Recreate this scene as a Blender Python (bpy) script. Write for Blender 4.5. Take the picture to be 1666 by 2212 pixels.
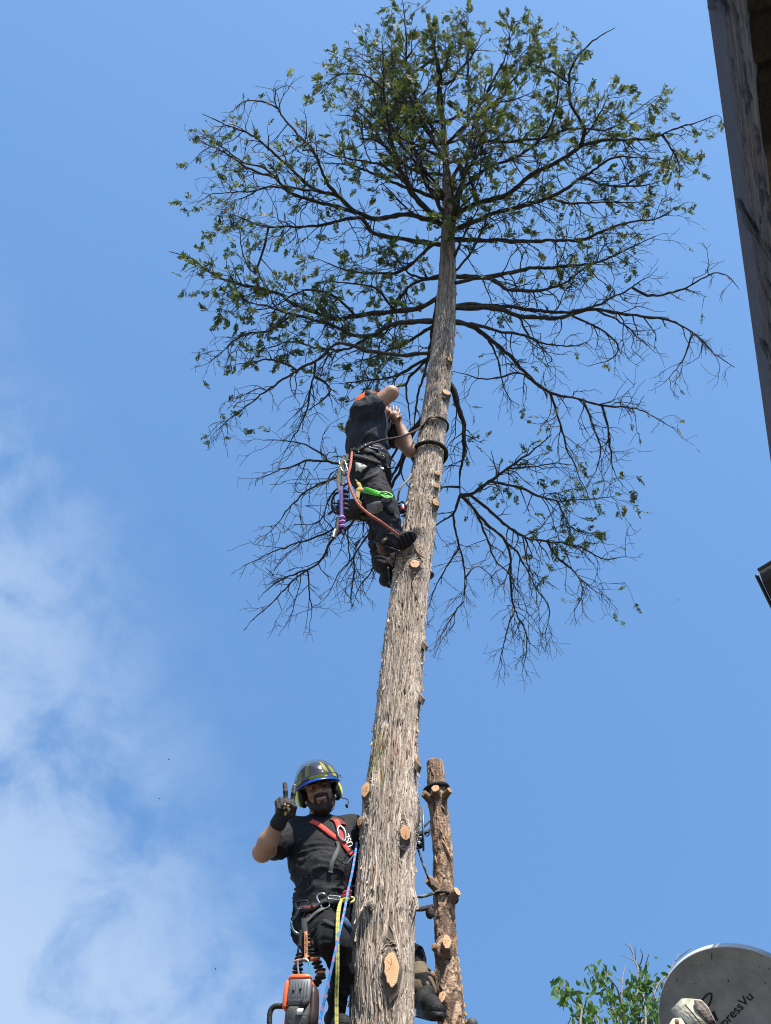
import bpy, bmesh, math, random
import numpy as np
from mathutils import Vector, Matrix
from mathutils.bvhtree import BVHTree

random.seed(7)
rng = np.random.default_rng(7)
sc = bpy.context.scene
for o in list(bpy.data.objects):
    bpy.data.objects.remove(o)
COL = sc.collection
R = math.radians

# ------------------------------------------------------------------ camera
CAMZ = 1.6
PITCH = 45.0
cam = bpy.data.cameras.new('camera')
cam_o = bpy.data.objects.new('camera', cam)
COL.objects.link(cam_o)
cam_o.location = (0, 0, CAMZ)
cam_o.rotation_euler = (R(90 + PITCH), 0, 0)
cam.sensor_fit = 'VERTICAL'
cam.sensor_height = 24.0
cam.lens = 12.0 / math.tan(R(25))
cam.clip_start = 0.05
cam.clip_end = 3000
sc.camera = cam_o

# ------------------------------------------------------------------ sun and sky
SUN_EL, SUN_AZ = 62.0, 150.0          # azimuth clockwise from +Y: behind the camera, to its right
sdir = Vector((math.sin(R(SUN_AZ)) * math.cos(R(SUN_EL)), math.cos(R(SUN_AZ)) * math.cos(R(SUN_EL)), math.sin(R(SUN_EL))))
sun = bpy.data.lights.new('sun', 'SUN')
sun.energy = 5.0
sun.angle = R(0.5)
sun.color = (1.0, 0.95, 0.87)
sun_o = bpy.data.objects.new('sun', sun)
COL.objects.link(sun_o)
sun_o.location = sdir * 50
sun_o.rotation_euler = sdir.to_track_quat('Z', 'Y').to_euler()

FPX = 1106 / math.tan(R(25))


def ray(px, py):
    """direction from the camera through a point of the photograph (1666 x 2212 grid)"""
    r = (px - 833) / FPX
    u = (1106 - py) / FPX
    c, s = math.cos(R(PITCH)), math.sin(R(PITCH))
    return np.array((r, c - u * s, s + u * c))


CAM = np.array((0.0, 0.0, CAMZ))
FWD = np.array((0.0, math.cos(R(PITCH)), math.sin(R(PITCH))))


def P(px, py, Y):
    d = ray(px, py)
    return CAM + d * (Y / d[1])


def PZ(px, py, z):
    d = ray(px, py)
    return CAM + d * ((z - CAMZ) / d[2])


def ppm(p):
    """photograph pixels per metre at a point"""
    return FPX / float(np.dot(np.asarray(p) - CAM, FWD))


world = bpy.data.worlds.new('World')
sc.world = world
world.use_nodes = True
wn, wl = world.node_tree.nodes, world.node_tree.links
wn.clear()


def wnode(t, **kw):
    n = wn.new(t)
    for k, v in kw.items():
        setattr(n, k, v)
    return n


def wmath(op, a, b=None, c=None, clamp=False):
    n = wnode('ShaderNodeMath', operation=op, use_clamp=clamp)
    for i, v in enumerate((a, b, c)):
        if v is None:
            continue
        if isinstance(v, (int, float)):
            n.inputs[i].default_value = v
        else:
            wl.new(v, n.inputs[i])
    return n.outputs[0]


sky = wnode('ShaderNodeTexSky', sky_type='NISHITA')
sky.sun_disc = False
sky.sun_elevation = R(SUN_EL)
sky.sun_rotation = R(SUN_AZ)
sky.altitude = 200
sky.air_density = 1.0
sky.dust_density = 1.0
sky.ozone_density = 2.0
# the low sky keeps the clear blue of the photograph: look the sky up a little higher than the true direction
tc = wnode('ShaderNodeTexCoord')
lift_v = wnode('ShaderNodeVectorMath', operation='ADD')
wl.new(tc.outputs['Generated'], lift_v.inputs[0])
lift_v.inputs[1].default_value = (0, 0, 0.5)
nrm_v = wnode('ShaderNodeVectorMath', operation='NORMALIZE')
wl.new(lift_v.outputs[0], nrm_v.inputs[0])
wl.new(nrm_v.outputs[0], sky.inputs[0])
tint = wnode('ShaderNodeMixRGB', blend_type='MULTIPLY')
tint.inputs[0].default_value = 1.0
tint.inputs[2].default_value = (0.745, 1.0, 1.10, 1)
wl.new(sky.outputs[0], tint.inputs[1])
SKY_TINT = tint
# thin broken cloud over the left of the sky: noise over the sky, kept to one side of a great circle
nrm = np.cross(ray(60, 950), ray(720, 2212))
nrm /= np.linalg.norm(nrm)
if np.dot(nrm, ray(0, 2200)) < 0:
    nrm = -nrm
dotn = wnode('ShaderNodeVectorMath', operation='DOT_PRODUCT')
wl.new(tc.outputs['Generated'], dotn.inputs[0])
dotn.inputs[1].default_value = tuple(nrm)


def wnoise(scale, detail, rough, dist=0.0, off=(0, 0, 0)):
    mp = wnode('ShaderNodeMapping')
    mp.inputs['Location'].default_value = off
    wl.new(tc.outputs['Generated'], mp.inputs[0])
    n = wnode('ShaderNodeTexNoise')
    n.inputs['Scale'].default_value = scale
    n.inputs['Detail'].default_value = detail
    n.inputs['Roughness'].default_value = rough
    n.inputs['Distortion'].default_value = dist
    wl.new(mp.outputs[0], n.inputs['Vector'])
    return n.outputs[0]


big = wnoise(3.4, 3, 0.5, 0.1, (0.2, 6.1, 3))
mid = wnoise(10.5, 9, 0.58, 0.3, (1.7, 0.3, 2))
edge = wmath('ADD', dotn.outputs['Value'], wmath('MULTIPLY', wmath('SUBTRACT', big, 0.5), 0.30))
side = wnode('ShaderNodeMapRange', interpolation_type='SMOOTHSTEP')
wl.new(edge, side.inputs[0])
side.inputs[1].default_value = -0.05
side.inputs[2].default_value = 0.22
puff = wnode('ShaderNodeMapRange', interpolation_type='SMOOTHSTEP')
wl.new(wmath('ADD', mid, wmath('MULTIPLY', side.outputs[0], 0.11)), puff.inputs[0])
puff.inputs[1].default_value = 0.35
puff.inputs[2].default_value = 0.67
cl = wmath('MULTIPLY', wmath('POWER', side.outputs[0], 0.8), puff.outputs[0])
cl = wmath('MULTIPLY', cl, 0.86, clamp=True)
mixc = wnode('ShaderNodeMixRGB')
wl.new(cl, mixc.inputs[0])
wl.new(tint.outputs[0], mixc.inputs[1])
mixc.inputs[2].default_value = (2.15, 2.78, 3.80, 1)
CLOUD_MIX = mixc
bg = wnode('ShaderNodeBackground')
bg.inputs[1].default_value = 0.140
wl.new(mixc.outputs[0], bg.inputs[0])
wo = wnode('ShaderNodeOutputWorld')
wl.new(bg.outputs[0], wo.inputs[0])

sc.view_settings.view_transform = 'Standard'
sc.view_settings.look = 'None'
sc.view_settings.exposure = 0.85
sc.view_settings.gamma = 1.0
sc.view_settings.use_curve_mapping = False
sc.render.engine = 'CYCLES'
sc.cycles.max_bounces = 6
sc.cycles.filter_width = 1.1
sc.cycles.transparent_max_bounces = 12


# ------------------------------------------------------------------ naming helpers
def tag(o, label=None, cat=None, group=None, kind=None):
    if label:
        o['label'] = label
    if cat:
        o['category'] = cat
    if group:
        o['group'] = group
    if kind:
        o['kind'] = kind
    return o


def empty(name, loc=(0, 0, 0)):
    o = bpy.data.objects.new(name, None)
    o.empty_display_size = 0.1
    o.location = tuple(float(v) for v in loc)
    COL.objects.link(o)
    return o


def put(o, parent):
    """parent o under an Empty that is only moved, never turned; o's own coordinates stay those of the world"""
    if parent is not None:
        o.parent = parent
        base = Vector((0, 0, 0))
        p = parent
        while p is not None:
            base += p.location
            p = p.parent
        o.location = Vector(o.location) - base
    return o


def from_arrays(name, verts, quads=None, tris=None, mats=(), parent=None, smooth=True, mat_idx=None, col=None, world_loc=None):
    me = bpy.data.meshes.new(name)
    verts = np.asarray(verts, np.float32).reshape(-1, 3)
    if world_loc is not None:
        verts = verts - np.asarray(world_loc, np.float32)
    nq = 0 if quads is None else len(quads)
    nt = 0 if tris is None else len(tris)
    loops = []
    if nq:
        loops.append(np.asarray(quads, np.int32).reshape(-1))
    if nt:
        loops.append(np.asarray(tris, np.int32).reshape(-1))
    loops = np.concatenate(loops)
    starts = np.concatenate((np.arange(nq) * 4, nq * 4 + np.arange(nt) * 3)).astype(np.int32)
    totals = np.concatenate((np.full(nq, 4), np.full(nt, 3))).astype(np.int32)
    me.vertices.add(len(verts))
    me.vertices.foreach_set('co', verts.reshape(-1))
    me.loops.add(len(loops))
    me.loops.foreach_set('vertex_index', loops)
    me.polygons.add(nq + nt)
    me.polygons.foreach_set('loop_start', starts)
    me.polygons.foreach_set('loop_total', totals)
    for m in (mats if isinstance(mats, (list, tuple)) else [mats]):
        me.materials.append(m)
    if mat_idx is not None:
        me.polygons.foreach_set('material_index', np.asarray(mat_idx, np.int32))
    me.update(calc_edges=True)
    me.validate()
    if smooth is not False:
        me.polygons.foreach_set('use_smooth', np.ones(len(me.polygons), bool))
    if col is not None:
        a = me.color_attributes.new('Col', 'FLOAT_COLOR', 'POINT')
        c = np.ones((len(verts), 4), np.float32)
        c[:, :np.asarray(col).shape[1]] = col
        a.data.foreach_set('color', c.reshape(-1))
    o = bpy.data.objects.new(name, me)
    if world_loc is not None:
        o.location = tuple(float(v) for v in world_loc)
    COL.objects.link(o)
    put(o, parent)
    return o


class MB:
    """gathers pieces of geometry and links them as one mesh object"""

    def __init__(self):
        self.v, self.q, self.t, self.qm, self.tm, self.c = [], [], [], [], [], []
        self.n = 0

    def add(self, v, q=None, t=None, m=0, c=None):
        v = np.asarray(v, np.float64).reshape(-1, 3)
        if q is not None and len(q):
            self.q.append(np.asarray(q, np.int64) + self.n)
            self.qm.append(np.full(len(q), m))
        if t is not None and len(t):
            self.t.append(np.asarray(t, np.int64) + self.n)
            self.tm.append(np.full(len(t), m))
        self.v.append(v)
        if c is None:
            c = (1, 1, 1)
        c = np.asarray(c, np.float64)
        self.c.append(np.broadcast_to(c, (len(v), 3)) if c.ndim == 1 else c)
        self.n += len(v)
        return self

    def tube(self, path, r, sides=8, cap=True, m=0, c=None, flat=1.0):
        path = np.asarray(path, np.float64)
        n = len(path)
        r = np.broadcast_to(np.asarray(r, np.float64), (n,))
        t = np.gradient(path, axis=0)
        t /= np.linalg.norm(t, axis=1)[:, None] + 1e-12
        ref = np.array((0.0, 0.0, 1.0)) if abs(t[0, 2]) < 0.9 else np.array((1.0, 0.0, 0.0))
        u = np.cross(t[0], ref)
        u /= np.linalg.norm(u)
        U = [u]
        for i in range(1, n):
            u = u - t[i] * np.dot(u, t[i])
            u /= np.linalg.norm(u) + 1e-12
            U.append(u)
        U = np.array(U)
        V = np.cross(t, U)
        a = np.arange(sides) * 2 * np.pi / sides
        vs = path[:, None, :] + r[:, None, None] * (np.cos(a)[None, :, None] * U[:, None, :] + flat * np.sin(a)[None, :, None] * V[:, None, :])
        i = np.arange(n - 1)[:, None] * sides
        j = np.arange(sides)[None, :]
        k = (j + 1) % sides
        q = np.stack((i + j, i + k, i + sides + k, i + sides + j), -1).reshape(-1, 4)
        vs = vs.reshape(-1, 3)
        if c is not None and np.asarray(c).ndim == 2:
            c = np.repeat(np.asarray(c), sides, axis=0)
        tr = None
        if cap:
            vs = np.concatenate((vs, path[:1], path[-1:]))
            j = np.arange(sides)
            k = (j + 1) % sides
            b = (n - 1) * sides
            tr = np.concatenate((np.stack((k, j, np.full(sides, n * sides)), -1), np.stack((b + j, b + k, np.full(sides, n * sides + 1)), -1)))
            if c is not None and np.asarray(c).ndim == 2:
                c = np.concatenate((c, c[:1], c[-1:]))
        return self.add(vs, q, tr, m, c)

    def box(self, c, size, rot=None, m=0, bevel=0.0, col=None):
        bm = bmesh.new()
        bmesh.ops.create_cube(bm, size=1.0)
        for v in bm.verts:
            v.co = Vector((v.co.x * size[0], v.co.y * size[1], v.co.z * size[2]))
        if bevel > 0:
            bmesh.ops.bevel(bm, geom=list(bm.edges), offset=bevel, segments=2, affect='EDGES', profile=0.5)
        return self.bm(bm, c, rot, m, col)

    def bm(self, bm, c=(0, 0, 0), rot=None, m=0, col=None):
        bmesh.ops.triangulate(bm, faces=[f for f in bm.faces if len(f.verts) > 4])
        bm.verts.index_update()
        v = np.array([tuple(x.co) for x in bm.verts])
        if rot is not None:
            v = v @ np.asarray(rot).T
        v = v + np.asarray(c)
        q = [[x.index for x in f.verts] for f in bm.faces if len(f.verts) == 4]
        t = [[x.index for x in f.verts] for f in bm.faces if len(f.verts) == 3]
        bm.free()
        return self.add(v, q, t, m, col)

    def ell(self, c, r, rot=None, m=0, seg=16, rings=10, col=None):
        bm = bmesh.new()
        bmesh.ops.create_uvsphere(bm, u_segments=seg, v_segments=rings, radius=1.0)
        for v in bm.verts:
            v.co = Vector((v.co.x * r[0], v.co.y * r[1], v.co.z * r[2]))
        return self.bm(bm, c, rot, m, col)

    def build(self, name, mats, parent=None, smooth=True, world_loc=None):
        v = np.concatenate(self.v)
        q = np.concatenate(self.q) if self.q else None
        t = np.concatenate(self.t) if self.t else None
        mi = np.concatenate(self.qm + self.tm)
        return from_arrays(name, v, q, t, mats, parent, smooth, mi, np.concatenate(self.c), world_loc)


def cat(pts, per=8, closed=False):
    """smooth curve through the points"""
    p = np.asarray(pts, np.float64)
    if closed:
        p = np.concatenate((p[-1:], p, p[:2]))
    else:
        p = np.concatenate((2 * p[:1] - p[1:2], p, 2 * p[-1:] - p[-2:-1]))
    out = []
    for i in range(1, len(p) - 2):
        t = np.linspace(0, 1, per, endpoint=False)[:, None]
        a, b, c, d = p[i - 1], p[i], p[i + 1], p[i + 2]
        out.append(0.5 * (2 * b + (c - a) * t + (2 * a - 5 * b + 4 * c - d) * t ** 2 + (3 * b - a - 3 * c + d) * t ** 3))
    if not closed:
        out.append(p[-2:-1])
    else:
        out.append(p[1:2])
    return np.concatenate(out)


def hash3(i, j, k, s=0):
    h = (i * 374761393 + j * 668265263 + k * 2147483647 + s * 1442695041) & 0xffffffff
    h = ((h ^ (h >> 13)) * 1274126177) & 0xffffffff
    h = h ^ (h >> 16)
    return (h & 0xffff) / 65535.0


def vnoise(p, s=0):
    p = np.asarray(p, np.float64)
    f = np.floor(p).astype(np.int64)
    t = p - f
    t = t * t * (3 - 2 * t)
    r = 0
    for dx in (0, 1):
        for dy in (0, 1):
            for dz in (0, 1):
                w = np.abs(1 - dx - t[..., 0]) * np.abs(1 - dy - t[..., 1]) * np.abs(1 - dz - t[..., 2])
                r = r + w * hash3(f[..., 0] + dx, f[..., 1] + dy, f[..., 2] + dz, s)
    return r


def fbm(p, oct=4, s=0):
    a, r, n = 1.0, 0, 0
    p = np.asarray(p, np.float64)
    for o in range(oct):
        r = r + a * vnoise(p, s + o)
        n += a
        a *= 0.5
        p = p * 2.03 + 7.1
    return r / n


# ------------------------------------------------------------------ soft bodies: blended distance fields turned into one continuous mesh
def cap(a, b, ra, rb):
    return ('cap', np.asarray(a, float), np.asarray(b, float), ra, rb)


def ell(c, r, rot=None):
    return ('ell', np.asarray(c, float), np.asarray(r, float), np.eye(3) if rot is None else np.asarray(rot, float))


def sub(pr):
    return ('sub', pr)


def _dist(pr, p):
    if pr[0] == 'cap':
        _, a, b, ra, rb = pr
        ab = b - a
        h = np.clip(((p - a) @ ab) / max(ab @ ab, 1e-9), 0, 1)
        return np.linalg.norm(p - a - h[..., None] * ab, axis=-1) - (ra + (rb - ra) * h)
    _, c, r, rot = pr
    q = (p - c) @ rot
    k0 = np.linalg.norm(q / r, axis=-1)
    k1 = np.linalg.norm(q / (r * r), axis=-1)
    return k0 * (k0 - 1) / np.maximum(k1, 1e-6)


def _bb(pr):
    if pr[0] == 'cap':
        _, a, b, ra, rb = pr
        m = max(ra, rb)
        return np.minimum(a, b) - m, np.maximum(a, b) + m
    m = max(pr[2])
    return pr[1] - m, pr[1] + m


def soft_mesh(prims, h, k):
    pos = [q[1] if q[0] == 'k' else q for q in prims if q[0] != 'sub']
    k_all = k
    lo = np.min([_bb(q)[0] for q in pos], axis=0) - 3 * h
    hi = np.max([_bb(q)[1] for q in pos], axis=0) + 3 * h
    n = np.ceil((hi - lo) / h).astype(int) + 1
    F = np.full(n, 0.2, np.float32)
    for pr in prims:
        neg = pr[0] == 'sub'
        k = pr[2] if pr[0] == 'k' else k_all
        g = pr[1] if pr[0] in ('sub', 'k') else pr
        a, b = _bb(g)
        i0 = np.clip(((a - 2.5 * k - 3 * h - lo) / h).astype(int), 0, n)
        i1 = np.clip(((b + 2.5 * k + 3 * h - lo) / h).astype(int) + 1, 0, n)
        if np.any(i1 <= i0):
            continue
        ax = [lo[d] + h * np.arange(i0[d], i1[d]) for d in range(3)]
        pp = np.stack(np.meshgrid(*ax, indexing='ij'), -1)
        d = _dist(g, pp).astype(np.float32)
        S = F[i0[0]:i1[0], i0[1]:i1[1], i0[2]:i1[2]]
        if neg:
            kk = k * 0.5
            hh = np.maximum(kk - np.abs(S + d), 0) / kk
            S[...] = np.maximum(S, -d) + hh * hh * kk * 0.25
        else:
            hh = np.maximum(k - np.abs(S - d), 0) / k
            S[...] = np.minimum(S, d) - hh * hh * k * 0.25
    ins = F < 0
    c = np.zeros(np.array(n) - 1, np.int8)
    for dx in (0, 1):
        for dy in (0, 1):
            for dz in (0, 1):
                c += ins[dx:n[0] - 1 + dx, dy:n[1] - 1 + dy, dz:n[2] - 1 + dz]
    act = np.argwhere((c > 0) & (c < 8))
    acc = np.zeros((len(act), 3))
    cnt = np.zeros(len(act))
    corner = [np.array((i, j, l)) for i in (0, 1) for j in (0, 1) for l in (0, 1)]
    for A in corner:
        for d in range(3):
            if A[d]:
                continue
            B = A.copy()
            B[d] = 1
            fa = F[tuple((act + A).T)]
            fb = F[tuple((act + B).T)]
            m = (fa < 0) != (fb < 0)
            t = np.where(m, fa / np.where(m, fa - fb, 1), 0)
            acc += np.where(m[:, None], A + (B - A) * t[:, None], 0)
            cnt += m
    V = lo + h * (act + acc / cnt[:, None])
    idx = np.full(c.shape, -1, np.int64)
    idx[tuple(act.T)] = np.arange(len(act))
    quads = []
    for d in range(3):
        e1, e2 = [(1, 2), (2, 0), (0, 1)][d]
        sl0 = [slice(None)] * 3
        sl1 = [slice(None)] * 3
        sl0[d] = slice(0, n[d] - 1)
        sl1[d] = slice(1, n[d])
        ch = np.argwhere(ins[tuple(sl0)] != ins[tuple(sl1)])
        ch = ch[(ch[:, e1] > 0) & (ch[:, e2] > 0) & (ch[:, e1] < n[e1] - 1) & (ch[:, e2] < n[e2] - 1)]
        u = np.zeros(3, int)
        u[e1] = 1
        w = np.zeros(3, int)
        w[e2] = 1
        q = np.stack([idx[tuple((ch - u - w).T)], idx[tuple((ch - w).T)], idx[tuple(ch.T)], idx[tuple((ch - u).T)]], -1)
        flip = ~ins[tuple(ch.T)]
        q[flip] = q[flip][:, ::-1]
        quads.append(q)
    Q = np.concatenate(quads)
    Q = Q[(Q >= 0).all(1)]
    return V, Q


def vnormals(V, Q):
    N = np.zeros_like(V)
    fn = np.cross(V[Q[:, 2]] - V[Q[:, 0]], V[Q[:, 3]] - V[Q[:, 1]])
    for i in range(4):
        np.add.at(N, Q[:, i], fn)
    return N / (np.linalg.norm(N, axis=1)[:, None] + 1e-12)


def soft(name, prims, mat, parent, h=0.006, k=0.02, fold=None, smooth=True):
    V, Q = soft_mesh(prims, h, k)
    if fold is not None:
        N = vnormals(V, Q)
        V = V + N * fold(V, N)[:, None]
    o = from_arrays(name, V, Q, None, mat, parent, smooth)
    o['_v'] = 0
    del o['_v']
    return o, V, Q


def folds(amp, freq, dirn=(0, 0, 1), seed=0, warp=0.6):
    """cloth creases running across a direction"""
    dirn = np.asarray(dirn, float)

    def f(V, N):
        w = fbm(V * 6.0, 2, seed + 11)
        a = (V @ dirn)[:, None] * dirn * freq + (V - (V @ dirn)[:, None] * dirn) * freq * 0.28
        n = vnoise(a + (w[:, None] - 0.5) * warp * 6, seed)
        r = 1 - np.abs(2 * n - 1)
        m = np.clip(fbm(V * 5 + 3, 2, seed + 5) * 2.2 - 0.55, 0, 1)
        return amp * ((r ** 2) * m + 0.45 * (fbm(V * freq * 1.3, 2, seed + 3) - 0.5))
    return f


# ------------------------------------------------------------------ materials
def mat(name, col, rough=0.7, var=0.15, vscale=8.0, bump=0.0, bscale=40.0, metal=0.0, spec=0.4, col2=None, stretch=None, attr=False, coat=0.0):
    m = bpy.data.materials.new(name)
    m.use_nodes = True
    nt = m.node_tree
    nd, lk = nt.nodes, nt.links
    b = nd['Principled BSDF']
    b.inputs['Roughness'].default_value = rough
    b.inputs['Metallic'].default_value = metal
    b.inputs['Specular IOR Level'].default_value = spec
    if coat:
        b.inputs['Coat Weight'].default_value = coat
    tc = nd.new('ShaderNodeTexCoord')
    src = tc.outputs['Object']
    if stretch is not None:
        mp = nd.new('ShaderNodeMapping')
        mp.inputs['Scale'].default_value = stretch
        lk.new(src, mp.inputs[0])
        src = mp.outputs[0]
    nz = nd.new('ShaderNodeTexNoise')
    nz.inputs['Scale'].default_value = vscale
    nz.inputs['Detail'].default_value = 6
    nz.inputs['Roughness'].default_value = 0.6
    lk.new(src, nz.inputs['Vector'])
    rp = nd.new('ShaderNodeValToRGB')
    rp.color_ramp.elements[0].position = 0.3
    rp.color_ramp.elements[1].position = 0.7
    c = np.array(col)
    lo = c * (1 - var)
    hi = np.array(col2) if col2 is not None else c * (1 + var)
    rp.color_ramp.elements[0].color = (*lo, 1)
    rp.color_ramp.elements[1].color = (*hi, 1)
    lk.new(nz.outputs[0], rp.inputs[0])
    out = rp.outputs[0]
    if attr:
        at = nd.new('ShaderNodeVertexColor')
        at.layer_name = 'Col'
        mx = nd.new('ShaderNodeMixRGB')
        mx.blend_type = 'MULTIPLY'
        mx.inputs[0].default_value = 1
        lk.new(out, mx.inputs[1])
        lk.new(at.outputs[0], mx.inputs[2])
        out = mx.outputs[0]
    lk.new(out, b.inputs['Base Color'])
    if bump > 0:
        nb = nd.new('ShaderNodeTexNoise')
        nb.inputs['Scale'].default_value = bscale
        nb.inputs['Detail'].default_value = 5
        lk.new(src, nb.inputs['Vector'])
        bp = nd.new('ShaderNodeBump')
        bp.inputs['Strength'].default_value = min(1.0, bump)
        bp.inputs['Distance'].default_value = 0.01
        lk.new(nb.outputs[0], bp.inputs['Height'])
        lk.new(bp.outputs[0], b.inputs['Normal'])
    return m
# ------------------------------------------------------------------ ground
M_ground = mat('dry_gravel_soil', (0.12, 0.115, 0.08), 0.95, 0.3, 0.9, 0.6, 6.0, col2=(0.20, 0.18, 0.14))
bm = bmesh.new()
bmesh.ops.create_grid(bm, x_segments=60, y_segments=60, size=600)
for v in bm.verts:
    d = math.hypot(v.co.x, v.co.y)
    v.co.z = -0.004 * max(0, d - 30) * (0.5 + 0.5 * math.sin(v.co.x * 0.01 + 1))
g = MB().bm(bm)
ground = tag(g.build('ground', M_ground), kind='structure')

# ------------------------------------------------------------------ house at the right: eave running away from the camera
ED = np.array((math.sin(R(19.3)), math.cos(R(19.3)), 0.0))          # along the eave
EP = np.array((math.cos(R(19.3)), -math.sin(R(19.3)), 0.0))         # into the house
UP = np.array((0, 0, 1.0))
M_fascia = mat('weathered_grey_paint', (0.155, 0.14, 0.165), 0.85, 0.12, 14.0, 0.5, 60.0, stretch=(1, 1, 1))
M_bare = mat('bare_weathered_wood', (0.155, 0.13, 0.115), 0.95, 0.45, 30.0, 0.9, 90.0, col2=(0.24, 0.21, 0.19))
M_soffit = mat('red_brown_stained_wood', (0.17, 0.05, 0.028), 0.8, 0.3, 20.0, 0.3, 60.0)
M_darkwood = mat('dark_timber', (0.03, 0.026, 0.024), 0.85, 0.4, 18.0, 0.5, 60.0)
M_wall = mat('brown_siding', (0.12, 0.085, 0.06), 0.9, 0.25, 6.0, 0.4, 50.0)
M_shingle = mat('asphalt_shingle', (0.06, 0.058, 0.056), 0.95, 0.3, 40.0, 0.5, 160.0)
house = empty('house', EP * 1.2 + ED * 3)
tag(house, 'dark house eave with a peeling weathered fascia board at the right edge', 'house')
Q0 = 0.214
ZB, ZT = CAMZ + 1.2, CAMZ + 1.464


def hp(q, s, z):
    return EP * q + ED * s + UP * z


# fascia: a long weathered board, its lower half stripped of paint, with splits; built as a fine grid with real relief
ns, nz_ = 1500, 60
S = np.concatenate((np.linspace(-2.5, -.4, 60), np.linspace(-.39, 3.6, 1380), np.linspace(3.65, 7.5, 60)))
T = np.linspace(0, 1, nz_)
ss, tt = np.meshgrid(S, T, indexing='ij')
lowz = 0.003 * (fbm(np.stack((ss * 2.2, tt * 0, ss * 0), -1), 3, 4) - 0.5)
grain = np.clip(fbm(np.stack((ss * 16, tt * 36, tt * 0), -1), 4, 9) * 2.4 - .7, 0, 1)
worn = np.clip((0.66 + 0.25 * (fbm(np.stack((ss * 1.6, tt * 3, tt * 0 + 2), -1), 3, 2) - 0.5) - tt) * 7, 0, 1)
chip = np.clip(fbm(np.stack((ss * 52, tt * 17, tt * 0 + 5), -1), 4, 21) * 7 - 3.9, 0, 1)
dep = -0.0022 * worn * (0.3 + grain) - 0.0030 * worn * chip
vf = EP * Q0 + ss[..., None] * ED + (ZB + lowz * (1 - tt) + tt * (ZT - ZB))[..., None] * UP + (-EP) * dep[..., None]
colr = np.ones((ns, nz_, 3)) * np.array((0.074, 0.065, 0.077))
bare = np.stack([0.034 + 0.095 * grain, 0.027 + 0.072 * grain, 0.022 + 0.056 * grain], -1)
colr = colr * (1 - worn[..., None]) + bare * worn[..., None]
colr = colr * (1 - 0.88 * (np.clip(worn + .10, 0, 1) * chip)[..., None])
back = vf + EP * 0.038
nv = ns * nz_
ii, jj = np.meshgrid(np.arange(ns - 1), np.arange(nz_ - 1), indexing='ij')
a = (ii * nz_ + jj).reshape(-1)
qf = np.stack((a, a + 1, a + nz_ + 1, a + nz_), -1)
fb = MB()
fb.add(vf.reshape(-1, 3), qf, c=colr.reshape(-1, 3))
e0 = np.arange(ns) * nz_
for off, sgn in ((0, 1), (nz_ - 1, -1)):
    strip = np.concatenate((vf[:, off], back[:, off]))
    i = np.arange(ns - 1)
    q = np.stack((i, i + 1, ns + i + 1, ns + i), -1)
    fb.add(strip, q if sgn > 0 else q[:, ::-1], c=np.tile(colr[:, off], (2, 1)))
i = np.arange(ns - 1)
fb.add(np.concatenate((back[:, 0], back[:, -1])), np.stack((i, i + 1, ns + i + 1, ns + i), -1))
M_fasc2 = mat('weathered_board', (1, 1, 1), 0.9, 0.14, 22.0, 0.55, 120.0, attr=True)
fb.build('fascia_board', M_fasc2, house)
# splits and a splintered crack running down the board
for (px0, py0, px1, py1, w) in ((1591, 430, 1612, 470, .012), (1603, 455, 1626, 505, .018), (1622, 500, 1668, 570, .006), (1597, 440, 1640, 520, .004),
                                (1530, 2, 1548, 12, .02), (1545, 6, 1570, 22, .012), (1668, 628, 1655, 600, .008), (1640, 730, 1660, 775, .012)):
    pts = []
    for t in np.linspace(0, 1, 7):
        d = ray(px0 + (px1 - px0) * t, py0 + (py1 - py0) * t)
        k = (Q0 - 0.004 - CAM @ EP) / (d @ EP)
        pts.append(CAM + d * k)
    pts = np.array(pts)
    sp = MB().tube(pts, w * np.array([.25, .8, 1, .9, .8, .5, .15]) * 0.5, 5, flat=0.35)
    sp.build('splinter', M_darkwood, house)
# thin lip of the roof covering above the fascia, roof slab, soffit boards, rafters, wall
mb = MB()
bang = math.atan2(ED[1], ED[0])
RZ = np.array(Matrix.Rotation(bang, 3, 'Z'))            # local x along the eave, local y away from the house
tilt = 22.0
RR = RZ @ np.array(Matrix.Rotation(R(-tilt), 3, 'X'))
ctr = hp(Q0 + 2.2, 2.5, ZT + 0.03 + 2.2 * math.tan(R(tilt)))
mb.box(ctr, (13.0, 4.70, 0.05), RR)
mb.build('roof', M_shingle, house)
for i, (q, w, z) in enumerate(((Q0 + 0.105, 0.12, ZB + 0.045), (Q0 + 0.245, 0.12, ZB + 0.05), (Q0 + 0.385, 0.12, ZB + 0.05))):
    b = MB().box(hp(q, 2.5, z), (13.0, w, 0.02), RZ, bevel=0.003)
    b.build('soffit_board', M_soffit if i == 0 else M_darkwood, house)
b = MB().box(hp(Q0 + 0.9, 2.5, ZB / 2 + 0.2), (13.0, 0.12, ZB + 0.5), RZ)
b.build('wall', M_wall, house)
for s in np.arange(-3.5, 9, 0.6):
    b = MB().box(hp(Q0 + 1.6, s, ZT - 0.01 + 1.6 * math.tan(R(tilt)) - 0.06), (0.045, 3.0, 0.13), RR)
    b.build('rafter', M_darkwood, house)

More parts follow.
